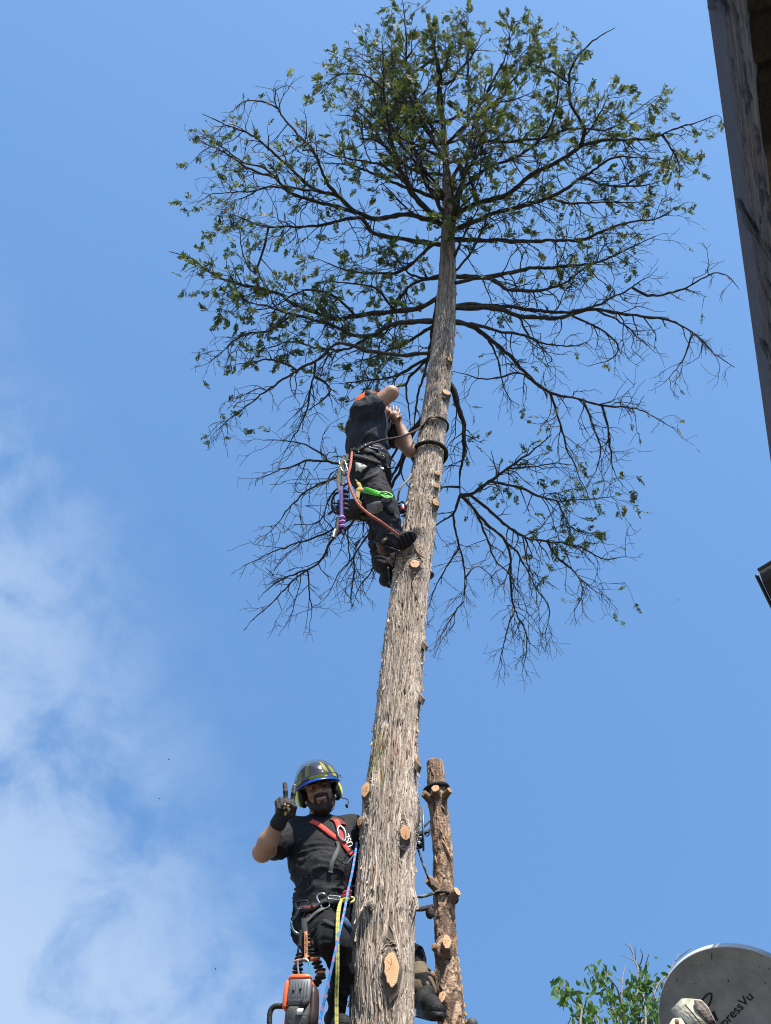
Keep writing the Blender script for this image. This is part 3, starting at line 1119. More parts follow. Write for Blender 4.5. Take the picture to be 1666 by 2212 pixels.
# ------------------------------------------------------------------ the crown: main limbs first, then twigs and sprays grown from them
A = lambda *p: [(333.2 + .4 * x, .4 * y) for x, y in p]
B = lambda *p: [(933 + .4 * x, .4 * y) for x, y in p]
Cc = lambda *p: [(333.2 + .4 * x, 533 + .4 * y) for x, y in p]
D = lambda *p: [(866 + .44 * x, 666 + .44 * y) for x, y in p]
LIMBS = [  # outline, base thickness in photo px, leafiness multiplier
    (A((1560, 1220), (1360, 1160), (1200, 1180), (1100, 1140), (1010, 1070), (880, 1030), (800, 980), (690, 880), (570, 760), (480, 710), (400, 680), (260, 615)), 11, .5),
    (A((1010, 1060), (930, 980), (890, 900), (850, 830), (790, 760), (700, 650), (655, 570), (655, 490), (715, 462)), 7, .25),
    (A((655, 585), (590, 550), (505, 540), (440, 582)), 3, .3),
    (A((1100, 1140), (860, 1090), (740, 1050), (640, 960), (560, 930), (460, 880), (380, 830), (250, 760), (235, 728)), 8, .4),
    (A((700, 965), (600, 900), (480, 880), (380, 800), (250, 735)), 4, .4),
    (A((1560, 1330), (1330, 1300), (1190, 1270), (1100, 1190), (900, 1220), (740, 1225), (600, 1218), (500, 1190), (400, 1150)), 10, .6),
    (A((900, 1030), (780, 1010), (600, 1000), (500, 1020), (330, 1040), (280, 1070)), 4, .6),
    (A((610, 1620), (540, 1520), (490, 1400), (470, 1300), (455, 1210)), 4, .6),
    (A((1540, 1180), (1420, 1040), (1330, 850), (1290, 680), (1250, 500), (1240, 330), (1230, 220)), 12, .8),
    (A((1555, 800), (1440, 580), (1370, 360), (1365, 200), (1350, 60), (1340, 0)), 7, 1.2),
    (A((1560, 700), (1550, 500), (1510, 300), (1490, 180), (1470, 90), (1450, 30)), 7, 1.2),
    (A((1250, 480), (1150, 420), (1060, 405), (990, 400), (910, 470)), 4, 1),
    (A((1380, 1000), (1230, 890), (1130, 870), (1000, 850), (920, 820), (850, 760)), 6, .7),
    (A((1560, 1080), (1400, 1020), (1270, 970), (1130, 920), (1020, 900), (900, 880)), 8, .7),
    (A((1330, 850), (1200, 750), (1130, 740), (1110, 640), (980, 620)), 5, .6),
    (A((1560, 870), (1420, 640), (1290, 520), (1230, 400), (1100, 300)), 8, 1.1),
    (A((1560, 950), (1380, 900), (1250, 800), (1150, 640), (1060, 590)), 7, .8),
    (B((100, 1180), (250, 1100), (400, 1050), (500, 960), (620, 900), (720, 850), (790, 790), (900, 755), (1050, 750), (1200, 735), (1290, 700), (1420, 660), (1540, 620)), 12, .7),
    (B((1240, 735), (1290, 800), (1330, 870), (1340, 960)), 4, 1.1),
    (B((790, 780), (830, 700), (790, 620), (760, 560), (745, 440), (760, 370), (800, 290), (870, 220), (990, 150)), 7, .9),
    (B((745, 440), (640, 380), (500, 330)), 4, 1),
    (B((90, 1250), (260, 1190), (420, 1140), (600, 1090), (720, 1020), (830, 940), (960, 860), (1090, 850), (1230, 860)), 11, .8),
    (B((90, 1290), (300, 1300), (480, 1310), (640, 1310), (800, 1300), (900, 1260), (1040, 1220), (1180, 1190), (1290, 1140), (1370, 1095)), 10, .6),
    (B((90, 1490), (300, 1500), (480, 1470), (640, 1450), (800, 1440), (920, 1410), (1020, 1360), (1080, 1330), (1210, 1275)), 10, .32),
    (B((90, 1540), (260, 1500), (350, 1530), (420, 1575), (590, 1580), (720, 1530), (830, 1450), (980, 1390), (1060, 1430)), 8, .32),
    (B((90, 1660), (330, 1660), (700, 1690), (880, 1650), (960, 1600), (1080, 1540), (1180, 1490)), 10, .1),
    (B((1080, 1550), (1180, 1600), (1320, 1580), (1430, 1530), (1520, 1485), (1600, 1490), (1660, 1560)), 5, .05),
    (B((90, 880), (190, 850), (310, 820), (400, 760)), 6, 1),
    (B((190, 850), (230, 660), (330, 560), (440, 540), (560, 490)), 5, 1.1),
    (B((80, 800), (190, 620), (190, 400), (195, 200), (190, 60)), 6, 1.2),
    (B((60, 700), (30, 500), (60, 420), (30, 320), (10, 200)), 6, 1.2),
    (B((80, 780), (220, 640), (330, 450), (400, 280), (430, 110)), 6, 1.2),
    (B((210, 640), (340, 550), (450, 420), (490, 340), (540, 240), (570, 210)), 5, 1.1),
    (B((90, 1100), (220, 960), (330, 880), (480, 820), (600, 700), (660, 560), (690, 300)), 8, 1.1),
    (B((90, 1000), (250, 780), (450, 760), (620, 720), (750, 680), (900, 690), (1010, 650), (1100, 600), (1180, 540)), 7, 1.1),
    (B((250, 1080), (200, 940), (190, 850)), 7, .8),
    (B((620, 1080), (800, 1080), (1000, 1080), (1170, 1100)), 5, .8),
    (B((800, 940), (950, 990), (1100, 1000), (1290, 965)), 4, .6),
    (B((820, 760), (900, 620), (960, 500)), 4, 1),
    (D((240, 0), (500, 10), (620, 30), (780, 40), (960, 10), (1100, 40), (1200, 60), (1330, 70), (1440, 130), (1530, 220), (1640, 290)), 11, .05),
    (D((230, 60), (380, 90), (480, 120), (600, 140), (720, 180), (860, 185), (910, 165)), 8, .05),
    (D((230, 60), (320, 70), (430, 150), (520, 230), (600, 310), (680, 380), (760, 415), (880, 440), (990, 475), (1100, 490), (1230, 530), (1340, 590)), 9, .1),
    (D((740, 410), (760, 500), (790, 620), (820, 710), (870, 790), (920, 920)), 4, .45),
    (D((980, 480), (1010, 570), (1030, 680), (1040, 790), (1090, 870)), 4, .05),
    (D((890, 455), (930, 560), (965, 650), (965, 750), (920, 860)), 3.5, .1),
    (D((235, 330), (262, 380), (285, 480), (305, 600), (305, 720), (290, 830), (290, 920)), 13, .3),
    (D((300, 910), (360, 905), (430, 850), (520, 790), (640, 710), (740, 620)), 7, .5),
    (D((440, 850), (540, 870), (640, 910), (760, 950), (900, 945), (1040, 925)), 5, .7),
    (D((330, 930), (430, 1000), (530, 1080), (640, 1130), (830, 1140), (990, 1215), (1110, 1220)), 6, .35),
    (D((300, 920), (340, 950), (420, 1050), (480, 1110), (530, 1190), (550, 1300), (550, 1420), (570, 1500), (620, 1600), (600, 1770)), 6, .0),
    (D((370, 990), (420, 1110), (460, 1230), (540, 1330), (550, 1400)), 4, .0),
    (D((290, 930), (250, 1010), (180, 1060), (150, 1110)), 6, .05),
    (D((255, 1010), (270, 1120), (295, 1220), (310, 1320), (310, 1460)), 4, .02),
    (D((520, 1150), (590, 1230), (660, 1370), (720, 1480), (715, 1580)), 3.5, .0),
    (D((720, 1140), (780, 1230), (870, 1310), (960, 1390), (1000, 1410)), 3.5, .2),
    (D((540, 800), (700, 770), (850, 770)), 3, .3),
    (D((770, 960), (820, 1060), (900, 1110)), 3, .7),
    (D((270, 1180), (200, 1330), (130, 1480)), 2.6, .0),
    (D((310, 1320), (370, 1270), (460, 1330)), 2.2, .0),
    (D((310, 1440), (240, 1540), (195, 1610)), 2.2, .0),
    (D((560, 1480), (520, 1600), (485, 1740)), 2.2, .0),
    (D((600, 1110), (620, 1240), (650, 1330)), 2.2, .1),
    (D((870, 1310), (890, 1400), (860, 1470)), 2.0, .0),
    (D((235, 880), (190, 880)), 4, .0),
    (D((640, 360), (560, 320), (420, 350), (260, 310)), 4, .5),
    (D((430, 150), (470, 280), (500, 380), (540, 450)), 4, .2),
    (D((580, 20), (620, 120), (740, 240), (720, 270)), 4, .05),
    (D((850, 50), (1000, 120), (1070, 190), (1020, 250), (920, 285)), 4, .03),
    (D((960, 20), (1100, 90), (1190, 160), (1230, 200)), 4, .03),
    (D((1420, 130), (1390, 240), (1310, 350)), 3, .03),
    (Cc((1520, 400), (1290, 410), (1180, 460), (1050, 460), (920, 400), (760, 360), (620, 320), (520, 300), (440, 260)), 11, .9),
    (Cc((1520, 250), (1400, 330), (1290, 350), (1160, 360), (980, 370), (870, 340), (760, 300), (640, 240), (540, 210), (440, 190), (300, 140), (190, 60), (80, 25)), 11, .8),
    (Cc((1480, 560), (1290, 590), (1120, 560), (980, 520), (880, 600), (780, 660), (680, 720), (590, 790), (480, 880), (400, 940), (330, 1000)), 8, .3),
    (Cc((880, 640), (860, 740), (830, 880), (770, 1000), (700, 1120)), 4, .12),
    (Cc((760, 640), (620, 610), (440, 635)), 4, .3),
    (Cc((1460, 830), (1300, 1050), (1010, 1170), (900, 1110), (780, 1050), (690, 1040), (590, 1045)), 7, .0),
    (Cc((1010, 1170), (860, 1150), (720, 1190), (600, 1240)), 5, .0),
    (Cc((1300, 1050), (990, 1230), (880, 1280), (800, 1330), (720, 1410), (660, 1500), (625, 1540)), 6, .03),
    (Cc((1400, 1000), (1200, 1200), (990, 1300), (930, 1400), (890, 1500), (760, 1500)), 5, .0),
    (Cc((1400, 1000), (1200, 1380), (960, 1525), (860, 1560), (740, 1610), (620, 1660), (480, 1725)), 6, .0),
    (Cc((1430, 880), (1250, 1300), (970, 1570), (900, 1680), (830, 1740), (760, 1790), (680, 1860), (600, 1950), (520, 2025)), 8, .0),
    (Cc((830, 1740), (700, 1800), (590, 1870)), 3, .0),
    (Cc((830, 1740), (830, 1830), (850, 2000)), 3, .0),
    (Cc((1300, 1400), (1150, 1570), (1080, 1680), (1000, 1760), (950, 1860)), 4, .02),
    (Cc((1080, 1680), (1075, 1800), (1065, 1890)), 2.6, .0),
    (Cc((1250, 1600), (1190, 1720), (1120, 1820), (1090, 1880)), 3, .0),
    (Cc((1040, 720), (940, 800), (860, 860), (800, 900)), 4, .15),
    (Cc((1530, 300), (1480, 560), (1430, 800), (1400, 980), (1385, 1020)), 9, .5),
    (Cc((1470, 600), (1360, 720), (1370, 860), (1385, 960)), 6, .5),
    (Cc((1500, 420), (1350, 520), (1180, 600), (1050, 640)), 6, .9),
    (Cc((910, 190), (960, 300), (1010, 370)), 4, .8),
    (Cc((1470, 600), (1300, 700), (1150, 720), (1000, 740)), 6, 1.0),
    (Cc((1300, 350), (1180, 220), (1040, 200), (900, 190)), 5, 1.0),
    (Cc((1480, 60), (1300, 130), (1100, 120), (860, 60)), 7, 1.0),
    (Cc((1180, 460), (1050, 560), (900, 560), (720, 520), (560, 560)), 5, .9),
    (Cc((1100, 360), (960, 260), (800, 240), (640, 330), (500, 340)), 5, .9),
    (Cc((760, 360), (640, 430), (480, 470), (290, 630)), 4, .35),
    (Cc((1500, 150), (1340, 240), (1250, 470), (1200, 600)), 6, .9),
]
# more limbs filling the heart of the crown, most of them rising towards the light
rl = np.random.default_rng(21)
for _ in range(26):
    py0 = rl.uniform(120, 640)
    x0 = np.interp(py0, TR[:, 0], TR[:, 1])
    an = rl.uniform(-2.75, -0.4) if py0 > 250 else rl.uniform(-2.6, -0.55)
    L = rl.uniform(120, 330) * (0.55 + 0.45 * min(1, py0 / 420))
    ex, ey = x0 + math.cos(an) * L * 1.05, max(95, py0 + math.sin(an) * L * 0.95)
    if py0 < 200:
        ex = x0 + math.cos(an) * L * 0.6
    mx_, my_ = (x0 + ex) / 2 + rl.uniform(-25, 25), (py0 + ey) / 2 + rl.uniform(0, 45)
    LIMBS.append(([(x0, py0), (mx_ * 0.5 + x0 * 0.5, my_ * 0.5 + py0 * 0.5 + 8), (mx_, my_), (ex, ey)], rl.uniform(4, 8), rl.uniform(.7, 1.25)))

known_px = [np.stack((np.interp(pys, TR[:, 0], TR[:, 1]), pys), -1)]
known_3d = [TP]
limb_paths = []
rl = np.random.default_rng(5)
for (pts, w0, leaf) in LIMBS:
    c = cat(pts, 8)
    seg = np.linalg.norm(np.diff(c, axis=0), axis=1)
    s = np.concatenate(([0], np.cumsum(seg)))
    n = max(6, int(s[-1] / 9))
    si = np.linspace(0, s[-1], n)
    pp = np.stack((np.interp(si, s, c[:, 0]), np.interp(si, s, c[:, 1])), -1)
    f = si / s[-1]
    jit = np.cumsum(rl.normal(0, 1.5, (n, 2)), 0)
    jit -= f[:, None] * jit[-1]
    pp = pp + jit * np.clip(np.minimum(f, 1 - f) * 8, 0, 1)[:, None] * 0.8
    K2, K3 = np.concatenate(known_px), np.concatenate(known_3d)
    q = int(np.argmin(((K2 - pp[0]) ** 2).sum(1)))
    z_s = K3[q, 2]
    pp = pp + (K2[q] - pp[0]) * (1 - f[:, None]) ** 6
    dpy = pp[0, 1] - pp[:, 1]
    dzv = np.where(dpy > 0, dpy / 250 * 0.42, dpy / 250 * 0.52) + rl.uniform(-.25, .25) * f
    dzv = dzv + rl.normal(0, .05) * np.sin(f * 6)
    path = np.array([PZ(a[0], a[1], z_s + d) for a, d in zip(pp, dzv)])
    path[0] = K3[q]
    r0 = w0 / 2 / ppm(path[0]) * 0.96
    rad = r0 * (1 - f) ** 0.85 + 0.0028
    known_px.append(pp[2:])
    known_3d.append(path[2:])
    limb_paths.append((path, rad, pp, leaf))

M_twig = mat('twig_bark', (0.022, 0.018, 0.015), 0.9, 0.35, 30.0, 0, col2=(0.055, 0.046, 0.04))
for (path, rad, pp, leaf) in limb_paths:
    kn = 1 + 0.42 * (rl.random(len(rad)) - 0.4)
    MB().tube(path, rad * kn, 7, c=(1, 1, 1)).build('branch', M_limb, cedar)

# leaf spray shapes: a short stem with scale-leaf fingers on both sides, drooping at the tips
def spray_shape(seed, L=0.125):
    r = np.random.default_rng(seed)
    V, T = [], []
    n = 8
    for i in range(n):
        t = (i + 0.6) / n
        for sd in (-1, 1):
            if r.random() < 0.08:
                continue
            b0 = np.array((t * L * 0.85, 0, -0.02 * t * t))
            l = L * (0.46 - 0.24 * t) * r.uniform(0.6, 1.35)
            an = r.uniform(0.45, 0.95) * sd
            d = np.array((math.cos(an), math.sin(an), r.uniform(-0.45, 0.35)))
            w = np.array((-math.sin(an), math.cos(an), r.uniform(-0.5, 0.5))) * 0.0072 * r.uniform(0.8, 1.4)
            k0 = len(V)
            V += [b0 - w * 0.5, b0 + d * l * 0.55 - w, b0 + d * l, b0 + d * l * 0.5 + w]
            T += [(k0, k0 + 1, k0 + 3), (k0 + 1, k0 + 2, k0 + 3)]
    k0 = len(V)
    w = np.array((0, 0.006, 0.001))
    V += [np.zeros(3), np.array((L * 0.6, 0, -0.01)) - w, np.array((L * 1.1, 0, -0.028)), np.array((L * 0.6, 0, -0.01)) + w]
    T += [(k0, k0 + 1, k0 + 3), (k0 + 1, k0 + 2, k0 + 3)]
    return np.array(V), np.array(T)


SPR = [spray_shape(100 + i) for i in range(10)]


def leaf_material(name, c1, c2, trans=0.35):
    m = bpy.data.materials.new(name)
    m.use_nodes = True
    nt = m.node_tree
    nd, lk = nt.nodes, nt.links
    nd.clear()
    out = nd.new('ShaderNodeOutputMaterial')
    df = nd.new('ShaderNodeBsdfPrincipled')
    df.inputs['Roughness'].default_value = 0.55
    df.inputs['Specular IOR Level'].default_value = 0.18
    tl = nd.new('ShaderNodeBsdfTranslucent')
    mxs = nd.new('ShaderNodeMixShader')
    mxs.inputs[0].default_value = trans
    at = nd.new('ShaderNodeVertexColor')
    at.layer_name = 'Col'
    tcn = nd.new('ShaderNodeTexCoord')
    nz = nd.new('ShaderNodeTexNoise')
    nz.inputs['Scale'].default_value = 12
    nz.inputs['Detail'].default_value = 3
    lk.new(tcn.outputs['Object'], nz.inputs['Vector'])
    rp = nd.new('ShaderNodeValToRGB')
    rp.color_ramp.elements[0].position = 0.35
    rp.color_ramp.elements[1].position = 0.65
    rp.color_ramp.elements[0].color = (*c1, 1)
    rp.color_ramp.elements[1].color = (*c2, 1)
    lk.new(nz.outputs[0], rp.inputs[0])
    mx = nd.new('ShaderNodeMixRGB')
    mx.blend_type = 'MULTIPLY'
    mx.inputs[0].default_value = 1
    lk.new(rp.outputs[0], mx.inputs[1])
    lk.new(at.outputs[0], mx.inputs[2])
    lk.new(mx.outputs[0], df.inputs['Base Color'])
    lk.new(mx.outputs[0], tl.inputs[0])
    lk.new(df.outputs[0], mxs.inputs[1])
    lk.new(tl.outputs[0], mxs.inputs[2])
    lk.new(mxs.outputs[0], out.inputs[0])
    return m


M_leaf = leaf_material('cedar_leaf', (0.045, 0.072, 0.020), (0.175, 0.215, 0.065))


def rot_to(d, roll):
    d = d / np.linalg.norm(d)
    ref = np.array((0, 0, 1.0)) if abs(d[2]) < 0.95 else np.array((1.0, 0, 0))
    y = np.cross(ref, d)
    y /= np.linalg.norm(y)
    z = np.cross(d, y)
    c, s = math.cos(roll), math.sin(roll)
    return np.stack((d, c * y + s * z, -s * y + c * z), -1)


rt = np.random.default_rng(77)
sprays = []           # position, direction, scale
twigs = MB()
tufts = []


def leafy(p, leaf):
    d = ray_px(p)
    x, y = d
    b = 0.24 + 0.40 * min(1.0, math.hypot(x - 960, (y - 330) * .8) / 220)
    if y > 470:
        b = 0.62
    if y > 480 and x > 985:
        b = 0.5
    if y > 760:
        b = 0.5
    return min(0.97, b * leaf)


def ray_px(p):
    q = np.asarray(p) - CAM
    f = q @ FWD
    u = q[1] * (-math.sin(R(PITCH))) + q[2] * math.cos(R(PITCH))
    return 833 + q[0] / f * FPX, 1106 - u / f * FPX


def twig(p0, d, L, r, leaf, order):
    n = 4 if L < 0.2 else 6
    path = [p0]
    v = d / np.linalg.norm(d)
    for i in range(n - 1):
        v = v + rt.normal(0, 0.30, 3) + np.array((0, 0, -0.12 + (0.12 if leaf > 1.0 else 0)))
        v /= np.linalg.norm(v)
        path.append(path[-1] + v * L / (n - 1))
    path = np.array(path)
    ex_, ey_ = ray_px(path[-1])
    if ex_ < 395 or ex_ > 1575 or rt.random() > (ey_ + 5) / 65 or (ey_ < 260 and abs(ex_ - 985) > 150 + ey_ * 1.6):
        return
    if order == 0 and leaf > .3 and float(vnoise(p0 * 1.9 + 3.3, 41)) < .40 and rt.random() < .62:
        return
    twigs.tube(path, np.linspace(r, 0.0016, n), 4 if order == 0 else 3, cap=False)
    lp = leafy(path[-1], leaf)
    if order == 0:
        k = rt.integers(2, 5) if L > 0.15 else rt.integers(1, 3)
        for _ in range(k):
            f = rt.uniform(0.25, 0.95)
            i = min(n - 2, int(f * (n - 1)))
            b = path[i] + (path[i + 1] - path[i]) * (f * (n - 1) - i)
            dd = (path[i + 1] - path[i]) / np.linalg.norm(path[i + 1] - path[i]) + rt.normal(0, 0.65, 3) + np.array((0, 0, -0.12))
            twig(b, dd, L * rt.uniform(0.3, 0.65), max(0.0013, r * 0.6), leaf, 1)
    if rt.random() < lp:
        for q in range(int(1.0 + rt.random() * 1.6 * min(1.2, leaf + .2))):
            i = rt.integers(n // 2, n)
            sprays.append((path[i if q else -1], v + rt.normal(0, 0.5, 3), rt.uniform(0.5, 1.05)))


for (path, rad, pp, leaf) in limb_paths:
    seg = np.linalg.norm(np.diff(path, axis=0), axis=1)
    s = np.concatenate(([0], np.cumsum(seg)))
    Ltot = s[-1]
    nt_ = int(3 + Ltot * (18.0 if leaf > .3 else 9.5))
    for _ in range(nt_):
        f = rt.uniform(0.12, 1.0) ** 0.8
        x = f * Ltot
        i = min(len(seg) - 1, int(np.searchsorted(s, x) - 1))
        i = max(i, 0)
        p0 = path[i] + (path[i + 1] - path[i]) * ((x - s[i]) / seg[i])
        t = (path[i + 1] - path[i]) / seg[i]
        side = np.cross(t, rt.normal(0, 1, 3))
        side /= np.linalg.norm(side)
        dirn = t * rt.uniform(0.3, 1.0) + side * rt.uniform(0.5, 1.0) + np.array((0, 0, -0.25 if leaf < .2 else 0.08))
        L = rt.uniform(0.12, 0.52) * (1.15 - 0.45 * f) * min(1.0, 0.4 + Ltot * 0.5)
        twig(p0, dirn, L, max(0.0026, min(rad[i] * 0.6, 0.0062)), leaf, 0)
    # the limb's own tip
    twig(path[-1], path[-1] - path[-3], rt.uniform(.08, .2), 0.0026, leaf, 0)
    for _ in range(int(Ltot * (3.0 if leaf > .02 else .9))):
        i = rt.integers(1, len(path) - 1)
        tufts.append((path[i] + rt.normal(0, 0.012, 3), rt.uniform(0.02, 0.055)))
tag(twigs.build('twig', M_twig, cedar), kind='stuff')
print('sprays', len(sprays))

# the nearest sprays are parts of their own, the rest are joined
order = np.argsort([np.dot(p - CAM, FWD) / s for p, d, s in sprays])
spray_me = {}
for rank, idx in enumerate(order[:280]):
    p, d, s = sprays[idx]
    v_ = idx % len(SPR)
    ti = int(rt.integers(0, 3))
    if (v_, ti) not in spray_me:
        c = np.array([(0.75, 0.85, 0.8), (1.0, 1.0, 1.0), (1.25, 1.15, 0.9)][ti])
        V, T = SPR[v_]
        o = from_arrays('leaf_spray', V, None, T, M_leaf, None, False, col=np.tile(c, (len(V), 1)))
        spray_me[(v_, ti)] = o.data
    else:
        o = bpy.data.objects.new('leaf_spray', spray_me[(v_, ti)])
        COL.objects.link(o)
    M4 = Matrix(rot_to(d, rt.uniform(0, 6.28)).tolist()).to_4x4()
    o.parent = cedar
    o.rotation_euler = M4.to_euler()
    o.location = Vector(p.tolist()) - cedar.location
    o.scale = (s, s, s)
fm = MB()
for idx in order[280:]:
    p, d, s = sprays[idx]
    V, T = SPR[idx % len(SPR)]
    Q_ = rot_to(d, rt.uniform(0, 6.28))
    t = rt.uniform(0.65, 1.3)
    c = np.array((t * rt.uniform(0.9, 1.15), t, t * rt.uniform(0.75, 1.05)))
    if rt.random() < 0.05:
        c = c * np.array((1.5, 0.95, 0.8))
    fm.add(p + (V * s) @ Q_.T, None, T, c=c)
tag(fm.build('foliage', M_leaf, cedar, smooth=False), kind='stuff')

# beard lichen and dead needles caught on the limbs
M_lichen = leaf_material('lichen', (0.10, 0.085, 0.04), (0.19, 0.16, 0.08), 0.2)
lm_ = MB()
for p, s in tufts:
    for _ in range(9):
        d = rt.normal(0, 1, 3)
        d /= np.linalg.norm(d)
        w = np.cross(d, rt.normal(0, 1, 3))
        w = w / np.linalg.norm(w) * 0.0032
        q = p + d * s * rt.uniform(.4, 1.0)
        k = rt.uniform(0.6, 1.2)
        lm_.add([p - w, p + w, q + np.array((0, 0, -s * .3))], None, [(0, 1, 2)], c=(k, k, k))
tag(lm_.build('lichen_tuft', M_lichen, cedar, smooth=False), kind='stuff')

# ------------------------------------------------------------------ broadleaf tree top at the lower right
E = lambda *p: [(1166.2 + .3 * x, 1945.9 + .3 * y) for x, y in p]
YB = 9.0
bush = empty('broadleaf_tree', (P(1390, 2250, YB)[0], YB, -0.02))
tag(bush, 'bright green broadleaf treetop with bare grey twigs beside the satellite dish', 'tree')
M_btw = mat('grey_twig', (0.17, 0.145, 0.13), 0.9, 0.3, 20.0)
M_bl = leaf_material('broad_leaf', (0.055, 0.12, 0.022), (0.11, 0.20, 0.05), 0.4)
STEMS = [(E((330, 960), (300, 780), (240, 720), (200, 650), (150, 605)), 1), (E((560, 960), (500, 680), (440, 600), (370, 500)), 1), (E((620, 960), (590, 780), (560, 640), (500, 560), (450, 490)), 1),
         (E((640, 960), (600, 800), (590, 700), (600, 540), (622, 455)), .25), (E((680, 960), (700, 700), (715, 520), (690, 440), (655, 350), (615, 312)), .75),
         (E((715, 520), (690, 440), (650, 420), (585, 388)), .0), (E((690, 440), (670, 370), (645, 300)), .0), (E((715, 500), (690, 420), (685, 335)), .0), (E((715, 480), (740, 400), (725, 345)), .0),
         (E((735, 560), (760, 470), (785, 385)), .15), (E((800, 960), (820, 700), (860, 590), (930, 520), (980, 430), (1095, 337)), .35), (E((980, 430), (1003, 378)), .0),
         (E((860, 590), (970, 590)), .1), (E((700, 960), (780, 800), (860, 720), (905, 660)), 1), (E((720, 960), (690, 800), (660, 690), (640, 600)), 1), (E((230, 960), (222, 840)), 0), (E((330, 960), (290, 860), (250, 830)), 0),
         (E((450, 960), (420, 860), (390, 820), (430, 840)), .7), (E((760, 960), (760, 760), (740, 640), (765, 540)), 1), (E((600, 960), (540, 800), (500, 770)), 1), (E((840, 960), (850, 840), (880, 760)), 1), (E((330, 900), (330, 740), (345, 690)), .8)]
root3 = P(1385, 2290, YB)
bs = MB()
bs.tube(cat([(bush.location.x, YB, -0.02), (bush.location.x + .05, YB + .05, 1.5), root3], 6), np.linspace(.09, .03, 13), 8)
bs.build('trunk', M_btw, bush)
leaves = []
for i, (pts, lf) in enumerate(STEMS):
    dY = rt.uniform(-0.5, 0.5)
    p3 = np.array([P(x, y, YB + dY + .3 * math.sin(i + k)) for k, (x, y) in enumerate(pts)])
    base = pts[0][1] > 2200
    if base:
        p3 = np.concatenate(([root3], p3))
    pc = cat(p3, 6)
    r0 = 0.013 if base else 0.006
    MB().tube(pc, np.linspace(r0, 0.0028, len(pc)), 5).build('branch', M_btw, bush)
    L = np.linalg.norm(np.diff(pc, axis=0), axis=1).sum()
    for _ in range(int(L * 48 * lf)):
        k = rt.integers(len(pc) // 4, len(pc) if i not in (3, 4, 10) else int(len(pc) * .62))
        leaves.append(pc[k] + np.clip(rt.normal(0, 0.05, 3), -.08, .08))
order = np.argsort([np.dot(p - CAM, FWD) for p in leaves])


def broad_leaf():
    n = 5
    xs = np.linspace(0, 1, n)
    wd = np.array((0.05, 0.8, 1.0, 0.55, 0.0)) * 0.0165
    L = 0.072
    V = []
    for x, w in zip(xs, wd):
        z = -0.018 * x * x
        V += [(x * L, -w, z + w * 0.35), (x * L, 0, z), (x * L, w, z + w * 0.35)]
    Q = []
    for i in range(n - 1):
        Q += [(3 * i, 3 * i + 1, 3 * i + 4, 3 * i + 3), (3 * i + 1, 3 * i + 2, 3 * i + 5, 3 * i + 4)]
    return np.array(V), np.array(Q)


BV, BQ = broad_leaf()
lme = []
for t in (0.75, 1.0, 1.25):
    o = from_arrays('leaf', BV, BQ, None, M_bl, None, True, col=np.tile((t * 1.05, t, t * .9), (len(BV), 1)))
    lme.append(o.data)
    bpy.data.objects.remove(o)
rest = MB()
print('leaves', len(leaves))
for rank, idx in enumerate(order):
    p = leaves[idx]
    d = np.array((rt.normal(0, .6), rt.normal(0, .6), -0.75 + rt.normal(0, .35)))
    Q_ = rot_to(d, rt.uniform(0, 6.28))
    s = rt.uniform(0.65, 1.25)
    if rank < 290:
        o = bpy.data.objects.new('leaf', lme[rank % 3])
        COL.objects.link(o)
        o.parent = bush
        o.rotation_euler = Matrix(Q_.tolist()).to_euler()
        o.location = Vector(p.tolist()) - bush.location
        o.scale = (s, s, s)
    else:
        t = rt.uniform(.75, 1.25)
        rest.add(p + (BV * s) @ Q_.T, BQ, c=(t * 1.05, t, t * .9))
if rest.n:
    tag(rest.build('foliage', M_bl, bush), kind='stuff')
# ------------------------------------------------------------------ people
M_skin = mat('skin', (0.36, 0.195, 0.125), 0.55, 0.10, 30.0, 0.15, 200.0, spec=0.4)
M_shirt_b = mat('black_cotton', (0.008, 0.008, 0.010), 0.7, 0.35, 22.0, 0.5, 260.0, spec=0.28)
M_shirt_g = mat('charcoal_cotton', (0.026, 0.028, 0.037), 0.85, 0.3, 14.0, 0.5, 260.0, spec=0.2)
M_pants = mat('black_work_trousers', (0.009, 0.009, 0.010), 0.85, 0.4, 18.0, 0.6, 180.0, spec=0.2)
M_pants_g = mat('dark_grey_trousers', (0.027, 0.025, 0.029), 0.85, 0.4, 18.0, 0.6, 180.0, spec=0.2)
M_khaki = mat('khaki_reinforcement', (0.125, 0.095, 0.058), 0.85, 0.3, 25.0, 0.5, 160.0)
M_hair = mat('dark_hair', (0.026, 0.017, 0.013), 0.7, 0.5, 90.0, 1.0, 260.0)
M_black = mat('black_rubber', (0.014, 0.0135, 0.013), 0.62, 0.5, 30.0, 0.4, 110.0, spec=0.3)
M_bootblk = mat('scuffed_black_leather', (0.016, 0.015, 0.015), 0.7, 0.6, 45.0, 0.7, 90.0, spec=0.25, col2=(0.020, 0.019, 0.018))
M_glove = mat('black_glove_leather', (0.028, 0.020, 0.017), 0.7, 0.5, 30.0, 0.5, 120.0)
M_tan = mat('tan_leather', (0.42, 0.24, 0.09), 0.75, 0.35, 40.0, 0.4, 120.0)
M_helm = mat('navy_shell_plastic', (0.06, 0.095, 0.21), 0.25, 0.08, 4.0, spec=0.6, coat=0.5)
M_blue = mat('blue_plastic', (0.006, 0.05, 0.30), 0.3, 0.1, 4.0, spec=0.5)
M_yel = mat('fluorescent_yellow_plastic', (0.66, 0.70, 0.04), 0.4, 0.08, 6.0)
M_orange = mat('orange_plastic', (0.72, 0.12, 0.03), 0.4, 0.12, 8.0)
M_redweb = mat('red_webbing', (0.55, 0.055, 0.035), 0.75, 0.2, 60.0, 0.4, 300.0)
M_dkred = mat('dark_red_webbing', (0.11, 0.018, 0.016), 0.8, 0.25, 60.0, 0.4, 300.0)
